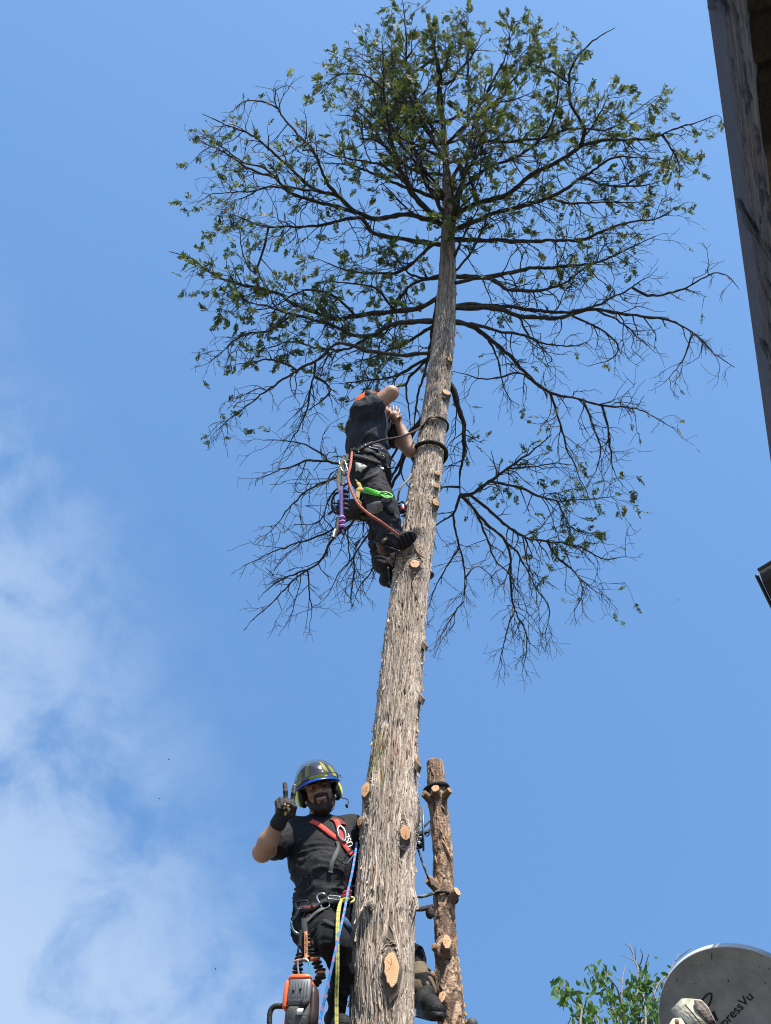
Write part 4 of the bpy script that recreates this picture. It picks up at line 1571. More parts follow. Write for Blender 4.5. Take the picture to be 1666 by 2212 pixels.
M_greyweb = mat('grey_webbing', (0.10, 0.10, 0.09), 0.85, 0.2, 60.0, 0.4, 300.0)
M_blackweb = mat('black_webbing', (0.014, 0.014, 0.015), 0.8, 0.25, 60.0, 0.4, 300.0)
M_steel = mat('polished_alloy', (0.40, 0.40, 0.41), 0.28, 0.08, 20.0, metal=1.0)
M_dkmetal = mat('black_anodised_alloy', (0.03, 0.035, 0.04), 0.3, 0.2, 20.0, metal=0.7)
M_white = mat('white_plastic', (0.72, 0.70, 0.66), 0.55, 0.1, 12.0)
M_eye = mat('eye_white', (0.30, 0.27, 0.25), 0.25, 0.05)
M_teeth = mat('teeth', (0.42, 0.36, 0.30), 0.35, 0.05)
M_lip = mat('lip', (0.26, 0.12, 0.09), 0.5, 0.1)
M_green = mat('bright_green_band', (0.07, 0.40, 0.025), 0.5, 0.2, 30.0, 0.3, 90.0)
M_boot = mat('brown_boot_leather', (0.095, 0.045, 0.028), 0.55, 0.35, 25.0, 0.4, 120.0)
M_visor = bpy.data.materials.new('smoked_visor')
M_visor.use_nodes = True
nt = M_visor.node_tree
nd, lk = nt.nodes, nt.links
nd.clear()
ou = nd.new('ShaderNodeOutputMaterial')
tb = nd.new('ShaderNodeBsdfTransparent')
tb.inputs[0].default_value = (0.78, 0.76, 0.73, 1)
gl = nd.new('ShaderNodeBsdfPrincipled')
gl.inputs['Base Color'].default_value = (0.10, 0.092, 0.085, 1)
gl.inputs['Roughness'].default_value = 0.08
fr = nd.new('ShaderNodeFresnel')
fr.inputs[0].default_value = 1.45
ad = nd.new('ShaderNodeMath')
ad.operation = 'MULTIPLY_ADD'
ad.inputs[1].default_value = 0.8
ad.inputs[2].default_value = 0.20
nzv = nd.new('ShaderNodeTexNoise')
nzv.inputs['Scale'].default_value = 20
lk.new(fr.outputs[0], ad.inputs[0])
ms = nd.new('ShaderNodeMixShader')
lk.new(ad.outputs[0], ms.inputs[0])
lk.new(tb.outputs[0], ms.inputs[1])
lk.new(gl.outputs[0], ms.inputs[2])
lk.new(ms.outputs[0], ou.inputs[0])


def bvh_of(V, Q):
    return BVHTree.FromPolygons([Vector(v) for v in V.tolist()], Q.tolist())


def on(bv, px, py, lift=0.006, Y=None):
    """point on a garment seen at this place, with its outward normal"""
    d = Vector(ray(px, py).tolist()).normalized()
    h = bv.ray_cast(Vector(CAM.tolist()), d)
    if h[0] is None:
        n_ = bv.find_nearest(Vector(P(px, py, Y).tolist())) if Y is not None else (None, None)
        if n_[0] is None:
            raise ValueError((px, py))
        nrm_ = n_[1]
        loc = n_[0]
    else:
        loc, nrm_ = h[0], h[1]
    if nrm_.dot(d) > 0:
        nrm_ = -nrm_
    return np.array(loc + nrm_ * lift), np.array(nrm_)


def band(pts, nrms, w, th=0.003, per=6, mb=None, c=None):
    """flat strap lying along points with given surface normals"""
    p = cat(pts, per)
    n = cat(nrms, per)
    n /= np.linalg.norm(n, axis=1)[:, None]
    t = np.gradient(p, axis=0)
    t /= np.linalg.norm(t, axis=1)[:, None] + 1e-9
    s = np.cross(t, n)
    s /= np.linalg.norm(s, axis=1)[:, None] + 1e-9
    n = np.cross(s, t)
    w = np.broadcast_to(np.asarray(w, float), (len(p),))[:, None] / 2
    V = np.stack((p - s * w, p - s * w * 0.9 + n * th, p + s * w * 0.9 + n * th, p + s * w), 1).reshape(-1, 3)
    N_ = len(p)
    i = np.arange(N_ - 1)[:, None] * 4
    j = np.arange(4)[None]
    k = (j + 1) % 4
    q = np.stack((i + j, i + 4 + j, i + 4 + k, i + k), -1).reshape(-1, 4)
    e = np.array([(3, 2, 1, 0), (4 * N_ - 4, 4 * N_ - 3, 4 * N_ - 2, 4 * N_ - 1)])
    mb = mb or MB()
    mb.add(V, np.concatenate((q, e)), c=c)
    return mb


def strap_on(name, bv, px_pts, w, material, parent, lift=0.005, Y=None, th=0.004):
    pn = [on(bv, x, y, lift, Y) for x, y in px_pts]
    return band([a for a, _ in pn], [b for _, b in pn], w, th).build(name, material, parent)


def lerp(a, b, t):
    return a + (b - a) * t


class Head:
    def __init__(self, O, yaw, pitch, roll, s=1.0):
        self.O = np.asarray(O, float)
        self.R = np.array(Matrix.Rotation(R(yaw), 3, 'Z') @ Matrix.Rotation(R(pitch), 3, 'X') @ Matrix.Rotation(R(roll), 3, 'Y'))
        self.s = s

    def w(self, p):
        return self.O + (np.asarray(p, float) * self.s) @ self.R.T

    def e(self, c, r, tilt=None):
        rt_ = self.R if tilt is None else self.R @ np.array(tilt)
        return ell(self.w(c), np.asarray(r, float) * self.s, rt_)

    def c(self, a, b, ra, rb):
        return cap(self.w(a), self.w(b), ra * self.s, rb * self.s)

    def prims(self):
        e, c = self.e, self.c
        p = [e((0, .015, .045), (.077, .097, .092)), e((0, -.02, -.03), (.066, .075, .085)), e((0, -.045, -.085), (.044, .045, .036)),
             c((0, -.086, .018), (0, -.112, -.022), .010, .015), c((-.012, -.098, -.026), (.012, -.098, -.026), .011, .011),
             c((-.05, -.074, .032), (.05, -.074, .032), .013, .013), e((-.042, -.072, -.022), (.024, .022, .020)), e((.042, -.072, -.022), (.024, .022, .020)),
             c((-.018, -.092, -.055), (.018, -.092, -.055), .012, .012), e((-.078, .01, -.005), (.012, .022, .032)), e((.078, .01, -.005), (.012, .022, .032)),
             ('sub', e((-.033, -.096, .008), (.020, .016, .011))), ('sub', e((.033, -.096, .008), (.020, .016, .011))),
             ('sub', e((0, -.106, -.060), (.026, .012, .007)))]
        return p

    def dome(self, phi0, phi1, t0, t1, sc_=1.0, nph=28, nt=12, a=.112, b=.137, h=.122, z0=.038, th=0.0, flare=0.012):
        """patch of a helmet shell: phi round the head (front is -90 deg), t from rim to crown"""
        ph = np.radians(np.linspace(phi0, phi1, nph))[:, None]
        t = np.linspace(t0, t1, nt)[None, :]
        def L(s_):
            cs_ = np.cos(t * np.pi / 2) ** 0.75 + flare / a * np.exp(-t * 14)
            x = a * s_ * cs_ * np.cos(ph)
            y = b * s_ * cs_ * np.sin(ph) + .008
            z = z0 + h * s_ * np.sin(t * np.pi / 2) ** 1.05 + 0 * ph
            return self.w(np.stack((x, y, z), -1).reshape(-1, 3))
        V = L(sc_)
        i = np.arange(nph - 1)[:, None] * nt
        j = np.arange(nt - 1)[None, :]
        q = np.stack((i + j, i + nt + j, i + nt + j + 1, i + j + 1), -1).reshape(-1, 4)
        if th:
            W_ = L(sc_ - th)
            n0 = len(V)
            ring = np.concatenate([np.arange(nph) * nt, (nph - 1) * nt + np.arange(1, nt), (np.arange(nph - 2, -1, -1)) * nt + nt - 1, np.arange(nt - 2, -1, -1)])
            r0, r1 = ring[:-1], ring[1:]
            q = np.concatenate((q, q[:, ::-1] + n0, np.stack((r1, r0, r0 + n0, r1 + n0), -1)))
            V = np.concatenate((V, W_))
        return MB().add(V, q)


def finger(pts, r0, r1):
    return [cap(pts[i], pts[i + 1], r0 + (r1 - r0) * i / (len(pts) - 1), r0 + (r1 - r0) * (i + 1) / (len(pts) - 1)) for i in range(len(pts) - 1)]


def report(tag_, a, b):
    print('%-28s %.3f m' % (tag_, np.linalg.norm(np.asarray(a) - np.asarray(b))))


# ================================================================== lower climber, waving a V sign
YL = 5.60
J = dict(pel=P(703, 1985, YL), wai=P(704, 1935, YL), bel=P(706, 1895, YL - .02), che=P(700, 1835, YL), nek=P(690, 1782, YL), rs=P(634, 1800, YL - .02), re=P(567, 1841, YL - .20),
         rw=P(603, 1775, YL - .33), ls=P(760, 1796, YL + .03), le=P(822, 1850, YL + .20), lw=P(862, 1815, YL + .14), rh=P(684, 1992, YL - .03), rk=P(722, 2034, YL - .36), rm=P(742, 2098, YL - .22), ra=P(720, 2215, YL - .14),
         lh=P(735, 1992, YL + .05), lk=P(884, 2075, YL + .26), la=P(922, 2160, YL + .10), hd=P(689, 1711, YL - .09))
for a_, b_ in (('rs', 're'), ('re', 'rw'), ('ls', 'le'), ('le', 'lw'), ('rh', 'rk'), ('rk', 'rm'), ('lh', 'lk'), ('lk', 'la'), ('nek', 'pel'), ('rs', 'ls'), ('nek', 'hd')):
    report('lower ' + a_ + '-' + b_, J[a_], J[b_])
pl = empty('person', J['pel'])
tag(pl, 'bearded climber in navy and yellow helmet and black tee, smiling with a gloved V sign', 'person')
H1 = Head(J['hd'], 4, 17, -15, 1.04)
YH = YL - .36
# gloved right hand: palm to the camera, first two fingers up, the other two folded under the thumb
hand = dict(palm=[(602, 1760), (626, 1758), (604, 1735), (632, 1734)])
FI = [[P(632, 1733, YH), P(634, 1715, YH - .012), P(637, 1699, YH - .004)],
      [P(618, 1730, YH), P(617, 1711, YH - .012), P(615.5, 1694, YH - .004)],
      [P(607, 1730, YH), P(606, 1727, YH - .035), P(611, 1741, YH - .055), P(616, 1748, YH - .035)],
      [P(599, 1737, YH), P(599, 1733, YH - .033), P(604, 1747, YH - .052), P(610, 1753, YH - .035)]]
TH = [P(633, 1758, YH - .01), P(636, 1744, YH - .04), P(624, 1737, YH - .062), P(616, 1735, YH - .060)]


def hand_prims(grow):
    pr = [cap(P(606, 1757, YH), P(606, 1738, YH), .026 + grow, .026 + grow), cap(P(617, 1759, YH), P(619, 1736, YH), .028 + grow, .026 + grow), cap(P(627, 1758, YH), P(630, 1738, YH), .025 + grow, .022 + grow),
          cap(J['rw'], P(616, 1757, YH), .031 + grow, .030 + grow)]
    for f_ in FI:
        pr += finger(f_, .0122 + grow, .0112 + grow)
    pr += finger(TH, .0145 + grow, .0105 + grow)
    return pr


body = H1.prims() + [cap(J['nek'] + np.array((0, .0, -.02)), H1.w((0, .02, -.04)), .062, .056), cap(J['che'], J['bel'], .12, .115), cap(J['bel'], J['pel'], .115, .105),
                     cap(J['rs'], J['ls'], .075, .075), cap(J['rs'], J['re'], .058, .051), cap(J['re'], lerp(J['re'], J['rw'], .35), .051, .053), cap(lerp(J['re'], J['rw'], .35), J['rw'], .053, .033),
                     cap(J['ls'], J['le'], .058, .048), cap(J['le'], J['lw'], .048, .032), cap(J['lw'], J['lw'] + (J['lw'] - J['le']) * .25, .032, .03),
                     cap(J['rh'], J['rk'], .085, .06), cap(J['rk'], J['rm'], .044, .034), cap(J['rm'], J['ra'], .034, .028), cap(J['lh'], J['lk'], .085, .06), cap(J['lk'], J['la'], .055, .038)]
lh_ = J['lw'] + (J['lw'] - J['le']) * .30
dv = (J['lw'] - J['le'])
dv = dv / np.linalg.norm(dv)
sdv = np.cross(dv, (0, 1, 0))
for q in range(4):
    o_ = sdv * (q - 1.5) * .019
    body += finger([lh_ + o_, lh_ + o_ + dv * .045 + np.array((0, -.012, 0)), lh_ + o_ + dv * .070 + np.array((0, -.03, 0))], .0095, .008)
body += finger([lh_ - dv * .03 + sdv * .03, lh_ + sdv * .058 + np.array((0, -.015, 0)), lh_ + sdv * .06 + dv * .03 + np.array((0, -.03, 0))], .011, .009)
body += hand_prims(-0.003)
o, Vb, Qb = soft('body', body, M_skin, pl, 0.0062, 0.016)
# face details
m_ = MB()
for sx in (-1, 1):
    m_.ell(H1.w((sx * .033, -.0825, .0075)), (.0105, .010, .0060), H1.R, seg=14, rings=8)
    e_ = m_.build('eye', M_eye, pl)
    m_ = MB()
    m_.ell(H1.w((sx * .033, -.0925, .0065)), (.0055, .003, .0055), H1.R, seg=12, rings=8)
    m_.build('iris', M_hair, e_)
    m_ = MB()
    m_.tube([H1.w((sx * .014, -.097, .025)), H1.w((sx * .034, -.098, .031)), H1.w((sx * .056, -.086, .022))], [.004, .0055, .0025], 6)
    m_.build('eyebrow', M_hair, pl)
    m_ = MB()
    m_.tube([H1.w((sx * .020, -.0945, .012)), H1.w((sx * .033, -.0975, .0165)), H1.w((sx * .047, -.089, .010))], [.0015, .0030, .0015], 5)
    m_.build('eyelid', M_skin, pl)
    m_ = MB()
bp_ = [H1.e((0, -.050, -.098), (.052, .046, .036)), H1.c((-.030, -.100, -.040), (0, -.112, -.0395), .0075, .009), H1.c((.030, -.100, -.040), (0, -.112, -.0395), .0075, .009),
       H1.c((-.033, -.096, -.044), (-.040, -.082, -.080), .004, .007), H1.c((.033, -.096, -.044), (.040, -.082, -.080), .004, .007), H1.c((0, -.099, -.083), (0, -.090, -.105), .012, .02)]
for sx in (-1, 1):
    bp_ += [H1.c((sx * .066, -.012, .0), (sx * .064, -.028, -.055), .010, .014), H1.c((sx * .064, -.028, -.055), (sx * .042, -.064, -.090), .016, .020), H1.c((sx * .056, -.045, -.075), (sx * .040, -.072, -.095), .010, .014)]
soft('beard', bp_, mat('dark_brown_beard', (0.055, 0.035, 0.026), .75, .5, 140.0, 1.0, 300.0), pl, 0.004, 0.012, fold=lambda V, N: 0.003 * (fbm(V * 160, 2, 4) - 0.4))
m_ = MB()
m_.ell(H1.w((0, -.0975, -.0585)), (.027, .009, .0066), H1.R, seg=16, rings=8)
m_.build('teeth', M_teeth, pl)
m_ = MB()
m_.tube([H1.w((-.027, -.097, -.054)), H1.w((-.014, -.105, -.066)), H1.w((0, -.107, -.0685)), H1.w((.014, -.105, -.066)), H1.w((.027, -.097, -.054))], [.002, .0036, .004, .0036, .002], 6)
m_.build('lip', M_lip, pl)

# helmet
hel = H1.dome(0, 360, 0, 1.0, 1.0, nph=49, nt=16, th=.04).build('helmet', M_helm, pl)
pk = []
for s_, z_ in ((1.0, 0), (1.15, -.004), (1.30, -.014), (1.36, -.021)):
    ph = np.radians(np.linspace(-158, -22, 25))
    pk.append(H1.w(np.stack((.120 * np.cos(ph) * (1 + (s_ - 1) * .35), .146 * np.sin(ph) * (1 + (s_ - 1) * np.clip(-np.sin(ph), 0, 1) ** .7 * .95) + .008, np.full(25, .042 + z_)), -1)))
top_ = np.concatenate(pk)
bot_ = top_ - H1.R[:, 2] * .006
i = np.arange(3)[:, None] * 25
j = np.arange(24)[None]
q = np.stack((i + j, i + j + 1, i + 25 + j + 1, i + 25 + j), -1).reshape(-1, 4)
edge_ = np.stack((75 + np.arange(24), 75 + np.arange(1, 25), 175 + np.arange(1, 25), 175 + np.arange(24)), -1)
MB().add(np.concatenate((top_, bot_)), np.concatenate((q, q[:, ::-1] + 100, edge_))).build('peak', M_blue, hel)
H1.dome(-112, -62, .03, .16, 1.012, nph=12, nt=5, th=.008).build('brow_patch', M_yel, hel)
for a0, a1, t0, t1 in ((-124, -111, .14, .62), (-66, -53, .14, .66), (-168, -136, .05, .42), (-40, -10, .05, .44), (-205, -176, .08, .5), (-2, 24, .08, .5)):
    H1.dome(a0, a1, t0, t1, 1.014, nph=5, nt=8, th=.006).build('stripe', M_yel, hel)
H1.dome(-184, 4, .04, .80, 1.12, nph=34, nt=12, th=0, flare=0.03).build('visor', M_visor, hel)
edge_pts = [H1.w(((.112 * 1.105) * math.cos(R(a)) * (math.cos(.1 * math.pi / 2) ** .75 + .07), (.137 * 1.105) * math.sin(R(a)) * (math.cos(.1 * math.pi / 2) ** .75 + .07) + .008, .038 + .122 * 1.1 * math.sin(.1 * math.pi / 2))) for a in range(-182, 3, 8)]
MB().tube(edge_pts, .0022, 5).build('visor_edge', M_dkmetal, hel)
MB().add(H1.w(np.concatenate((np.stack((.105 * np.cos(np.linspace(0, 2 * np.pi, 33)[:-1]), .13 * np.sin(np.linspace(0, 2 * np.pi, 33)[:-1]) + .008, np.full(32, .040)), -1), [[0, .008, .050]]))),
         None, [(k, 32, (k + 1) % 32) for k in range(32)]).build('liner', M_black, hel)
for sx in (-1, 1):
    m_ = MB().ell(H1.w((sx * .092, .000, -.016)), (.028, .042, .054), H1.R)
    cu = m_.build('ear_cushion', M_black, hel)
    m_ = MB().ell(H1.w((sx * .110, .014, -.010)), (.019, .034, .048), H1.R)
    m_.build('earmuff', M_yel, hel)
    MB().tube(cat([H1.w((sx * .108, .0, .03)), H1.w((sx * .118, -.005, .055)), H1.w((sx * .112, -.01, .085))], 5), .004, 6).build('muff_arm', M_black, hel)
    MB().tube(cat([H1.w((sx * .078, -.02, .03)), H1.w((sx * .080, -.03, -.04)), H1.w((sx * .055, -.055, -.115)), H1.w((0, -.065, -.142))], 5), .0045, 5, flat=.5).build('chin_strap', M_blackweb, hel)
    MB().box(H1.w((sx * .081, -.034, -.050)), (.006, .010, .016), H1.R, bevel=.002).build('buckle', M_white, hel)
mic = cat([H1.w((.105, -.005, -.055)), H1.w((.125, -.03, -.072)), H1.w((.140, -.045, -.085)), H1.w((.138, -.055, -.105)), H1.w((.128, -.062, -.118))], 6)
m_ = MB().tube(mic, .0028, 6)
m_.ell(H1.w((.126, -.063, -.120)), (.008, .008, .013), H1.R)
m_.build('microphone_boom', M_black, hel)

# glove, shirt, trousers
soft('glove', hand_prims(0.0012), M_glove, pl, 0.0042, 0.008)
cf = [cap(lerp(J['rw'], P(612, 1757, YH), -.25), lerp(J['rw'], P(612, 1757, YH), .45), .043, .040)]
soft('glove_cuff', cf, M_blackweb, pl, 0.006, 0.01)
m_ = MB()
for (x, y, dy, r_) in ((617, 1737, -.066, (.011, .006, .013)), (623, 1740, -.068, (.009, .006, .010)), (615, 1743, -.056, (.010, .007, .014)), (617, 1757, -.034, (.009, .007, .014))):
    m_.ell(P(x, y, YH + dy), r_, seg=10, rings=7)
    m_.build('finger_patch', M_tan, pl)
    m_ = MB()
m_.ell(FI[0][2] + np.array((0, -.002, .004)), (.0095, .0095, .008), seg=10, rings=7)
m_.build('finger_patch', M_tan, pl)

cuffp = lerp(J['rs'], J['re'], .58)
shirt = [cap(J['nek'] + np.array((0, 0, -.045)), J['che'], .10, .150), ell(J['che'] + np.array((0, -.01, .0)), (.208, .140, .17)), ell(lerp(J['che'], J['bel'], .5), (.185, .150, .18)), ell(J['bel'], (.170, .160, .15)),
         ell(J['wai'] + np.array((0, 0, -.03)), (.162, .156, .13)), cap(J['rs'], J['ls'], .088, .088), cap(J['rs'], cuffp, .086, .083), cap(J['ls'], lerp(J['ls'], J['le'], .5), .086, .08), cap(J['nek'] + np.array((0, 0, -.03)), J['nek'] + np.array((0, 0, .005)), .082, .070)]
f1 = folds(.019, 30, (0.15, 0, 1), 3)
f2 = folds(.018, 40, (-.8, 0, .6), 9)


def shirt_fold(V, N):
    armw = np.clip((J['rs'][0] + .02 - V[:, 0]) * 12, 0, 1)
    belly = np.clip((J['che'][2] - V[:, 2]) * 6 + .25, 0.12, 1)
    return f1(V, N) * (1 - armw) * belly + f2(V, N) * armw


o, Vs, Qs = soft('shirt', shirt, M_shirt_b, pl, 0.0075, 0.03, fold=shirt_fold)
bvL = bvh_of(Vs, Qs)
tr = [ell(J['pel'] + np.array((0, 0, .03)), (.162, .150, .12)), ell(J['pel'] + np.array((0, 0, -.05)), (.165, .155, .13)), cap(J['rh'], J['rk'], .105, .074), cap(J['rk'], J['rm'], .072, .050), cap(J['rm'], J['ra'], .046, .036),
      cap(J['lh'], J['lk'], .105, .080), cap(J['lk'], lerp(J['lk'], J['la'], .8), .080, .066)]
o, Vt, Qt = soft('trousers', tr, M_pants, pl, 0.009, 0.03, fold=folds(.022, 28, (.2, 0, 1), 15))
bvT = bvh_of(np.concatenate((Vt, Vs)), np.concatenate((Qt, Qs + len(Vt))))
# khaki knee panel of the far leg, seen right of the trunk
kd = (J['la'] - J['lk']) / np.linalg.norm(J['la'] - J['lk'])
soft('knee_panel', [cap(lerp(J['lk'], J['la'], .42), lerp(J['lk'], J['la'], .78), .077, .071)], M_khaki, pl, .008, .02, fold=folds(.010, 24, (0, 0, 1), 40))


def boot(parent, heel, toe, ank, up, upper, r=.045, lace=True):
    heel, toe, ank, up = [np.asarray(v, float) for v in (heel, toe, ank, up)]
    up = up / np.linalg.norm(up)
    ax_ = (toe - heel) / np.linalg.norm(toe - heel)
    up = up - ax_ * (up @ ax_)
    up /= np.linalg.norm(up)
    sd = np.cross(ax_, up)
    Fm = np.stack((ax_, sd, up), -1)
    L = np.linalg.norm(toe - heel)
    mid = lerp(heel, toe, .5)
    pr = [cap(heel + up * .045, lerp(heel, toe, .55) + up * .045, r * .92, r), cap(lerp(heel, toe, .55) + up * .04, toe - ax_ * r * .8 + up * .028, r, r * .85), cap(heel + up * .06 + ax_ * .03, ank, r * 1.0, r * 1.02),
          ell(lerp(heel, toe, .55) + up * .055, (L * .3, r * .85, r * .7), Fm)]
    b_, V_, Q_ = soft('boot', pr, upper, parent, .006, .02, fold=lambda V, N: .003 * (fbm(V * 40, 3, 7) - .5))
    ph_ = np.linspace(0, 2 * np.pi, 40, endpoint=False)
    xs = np.cos(ph_) * (L * .5 + .012)
    wd = r * (1.02 + .10 * np.cos(ph_) - .16 * np.exp(-((xs + L * .08) / .05) ** 2))
    ys = np.sign(np.sin(ph_)) * np.abs(np.sin(ph_)) ** .75 * wd
    ring_ = np.stack((xs, ys, 0 * xs), -1)
    VV = np.concatenate([mid + (ring_ * s_ + np.array((0, 0, z_))) @ Fm.T for s_, z_ in ((.97, .022), (1.03, .018), (1.03, -.010), (.95, -.016))] + [[mid + up * -.016]])
    i_ = np.arange(3)[:, None] * 40
    j_ = np.arange(40)[None]
    q_ = np.stack((i_ + j_, i_ + (j_ + 1) % 40, i_ + 40 + (j_ + 1) % 40, i_ + 40 + j_), -1).reshape(-1, 4)
    MB().add(VV, q_, [(120 + k, 120 + (k + 1) % 40, 160) for k in range(40)]).build('sole', M_black, b_)
    for s_ in np.linspace(-.42, .42, 7):
        MB().box(mid + ax_ * s_ * L - up * .019, (.014, r * 1.5, .008), Fm, bevel=.002).build('tread', M_black, b_)
    return b_


boot(pl, J['la'] + np.array((-.03, .03, -.05)), P(947, 2196, YL - .16), J['la'] + np.array((0, 0, .03)), (-.15, .45, .9), M_bootblk, .046)
boot(pl, J['ra'] + np.array((.02, .06, -.06)), J['ra'] + np.array((.06, -.20, -.09)), J['ra'] + np.array((0, 0, .03)), (0, .1, 1), M_bootblk, .046)
# harness: chest straps, grey sternum strap, waist belt, leg loops
strap_on('chest_strap', bvL, [(673, 1776), (688, 1783), (703, 1794), (718, 1806), (736, 1819), (748, 1834), (757, 1846)], .031, M_redweb, pl, .006, YL - .1)
strap_on('chest_strap', bvL, [(724, 1773), (729, 1781), (732, 1792), (735, 1805), (740, 1820)], .034, M_redweb, pl, .008, YL - .1)
strap_on('shoulder_pad', bvL, [(718, 1775), (726, 1772), (736, 1776), (741, 1783)], .045, M_dkred, pl, .005, YL - .1)
strap_on('sternum_strap', bvL, [(727, 1818), (730, 1832), (724, 1850), (717, 1866), (714, 1885)], .024, M_greyweb, pl, .006, YL - .1)
strap_on('waist_belt', bvT, [(648, 1972), (658, 1969), (672, 1966), (690, 1959), (708, 1953), (728, 1947), (752, 1940)], .050, M_blackweb, pl, .012, YL - .1, .012)
strap_on('belt_panel', bvT, [(662, 1970), (672, 1967), (686, 1962), (695, 1958)], .030, M_dkred, pl, .026, YL - .1, .004)
strap_on('leg_loop', bvT, [(664, 1996), (676, 1984), (690, 1972), (700, 1966)], .028, M_greyweb, pl, .010, YL - .1)
strap_on('leg_loop', bvT, [(700, 1992), (712, 1998), (724, 2004), (736, 2000)], .024, M_blackweb, pl, .010, YL - .1)
m_ = band([P(741, 1985, 5.36), P(748, 1993, 5.35), P(754, 2004, 5.36), P(753, 2016, 5.38)], [(0, -1, .2)] * 4, .034, .006)
m_.build('tool_pouch', mat('faded_blue_denim', (0.035, 0.06, 0.115), .85, .3, 30.0, .4, 160.0), pl)


def conform_text(txt, bv, cpx, cpy, ang, size, material, parent, name, lift=.004, Y=None, font_scale=1.0):
    cu_ = bpy.data.curves.new(name, 'FONT')
    cu_.body = txt
    cu_.size = size
    cu_.align_x = 'CENTER'
    cu_.align_y = 'CENTER'
    cu_.offset = size * .012
    ob = bpy.data.objects.new(name, cu_)
    COL.objects.link(ob)
    dg = bpy.context.evaluated_depsgraph_get()
    me = bpy.data.meshes.new_from_object(ob.evaluated_get(dg))
    bpy.data.objects.remove(ob)
    bm_ = bmesh.new()
    bm_.from_mesh(me)
    bmesh.ops.triangulate(bm_, faces=bm_.faces[:])
    bmesh.ops.subdivide_edges(bm_, edges=[e for e in bm_.edges if e.calc_length() > size * .12], cuts=2)
    bmesh.ops.triangulate(bm_, faces=bm_.faces[:])
    ca, sa = math.cos(R(ang)), math.sin(R(ang))
    bm_.verts.index_update()
    V = []
    for v in bm_.verts:
        x, y = v.co.x * font_scale, v.co.y
        V.append(on(bv, cpx + x * ca - y * sa, cpy - (x * sa + y * ca), lift, Y)[0])
    T = [[v.index for v in f.verts] for f in bm_.faces]
    bm_.free()
    return from_arrays(name, np.array(V), None, T, material, parent, False)


conform_text('USE', bvL, 753, 1816, 113, 17, M_white, pl, 'shirt_lettering', .004, YL - .1)

# ================================================================== upper climber, arm raised over his face
YU = 5.36
K = dict(pel=P(800, 1008, YU + .02), wai=P(792, 972, YU), che=P(795, 927, YU), nek=P(806, 894, YU), ns=P(788, 892, YU - .17), ne=P(845, 849, YU - .24), nw=P(812, 872, YU - .04), fs=P(818, 906, YU + .17), fe=P(887, 974, YU + .10),
         fw=P(858, 908, YU + .02), nh=P(796, 1022, YU - .08), nk=P(829, 1097, YU - .10), na=P(843, 1172, YU - .02), fh=P(808, 1024, YU + .12), fk=P(822, 1115, YU + .23), fa=P(832, 1222, YU + .25), hd=P(807, 884, YU + .02))
for a_, b_ in (('ns', 'ne'), ('ne', 'nw'), ('fs', 'fe'), ('fe', 'fw'), ('nh', 'nk'), ('nk', 'na'), ('fh', 'fk'), ('fk', 'fa'), ('nek', 'pel'), ('ns', 'fs'), ('nek', 'hd')):
    report('upper ' + a_ + '-' + b_, K[a_], K[b_])
pu_ = empty('person', K['pel'])
tag(pu_, 'climber high on the trunk in orange helmet and charcoal tee, arm raised over his face', 'person')
H2 = Head(K['hd'], 84, -30, 0, 1.0)
hand2 = []
hb_ = lerp(K['fw'], P(852, 893, YU), .55)
hd_ = [(862, 884), (856, 878), (849, 876), (842, 880)]
for q, (x, y) in enumerate(hd_):
    b0 = P(851 + (x - 852) * .55, y + 15, YU)
    hand2 += [('k', f_, .004) for f_ in finger([b0, P(x + 1, y + 7, YU - .005), P(x, y, YU + .008)], .0085, .0070)]
hand2 += finger([K['fw'], P(865, 902, YU - .03), P(868, 896, YU - .04)], .013, .009)
hand2 += [cap(K['fw'], P(853, 897, YU), .030, .030), cap(K['fw'], P(848, 899, YU), .026, .024)]
wn_ = K['nw']
hand1 = [cap(wn_, wn_ + np.array((-.04, .05, .03)), .030, .030)]
for q in range(4):
    b0 = wn_ + np.array((-.045, .055, .045 - q * .018))
    hand1 += finger([b0, b0 + np.array((-.035, .03, .01)), b0 + np.array((-.05, .055, 0))], .0095, .008)
hand1 += finger([wn_ + np.array((-.01, .03, -.03)), wn_ + np.array((-.03, .06, -.05)), wn_ + np.array((-.05, .08, -.05))], .011, .009)
body = H2.prims() + [cap(K['nek'], H2.w((0, .02, -.04)), .058, .054), cap(K['che'], K['pel'], .13, .12), cap(K['ns'], K['fs'], .07, .07), cap(K['ns'], K['ne'], .066, .056), cap(K['ne'], lerp(K['ne'], K['nw'], .35), .054, .056),
                     cap(lerp(K['ne'], K['nw'], .35), K['nw'], .056, .034), cap(K['fs'], K['fe'], .056, .050), cap(K['fe'], lerp(K['fe'], K['fw'], .4), .049, .047), cap(lerp(K['fe'], K['fw'], .4), K['fw'], .047, .030),
                     cap(K['nh'], K['nk'], .08, .058), cap(K['nk'], K['na'], .052, .038), cap(K['fh'], K['fk'], .08, .058), cap(K['fk'], K['fa'], .052, .038)] + hand1 + hand2
soft('body', body, M_skin, pu_, 0.0065, 0.015)
hel2 = H2.dome(0, 360, 0, 1.0, 1.0, nph=41, nt=14, th=.04).build('helmet', M_orange, pu_)
for sx in (-1, 1):
    MB().ell(H2.w((sx * .108, -.012, .05)), (.026, .040, .048), H2.R).build('earmuff', M_black, hel2)
    MB().tube(cat([H2.w((sx * .108, .0, .03)), H2.w((sx * .12, -.005, .06)), H2.w((sx * .112, -.02, .10))], 5), .005, 6).build('muff_arm', M_black, hel2)
H2.dome(-170, -10, .16, .62, 1.10, nph=24, nt=8, th=0, flare=.03).build('visor', M_visor, hel2)
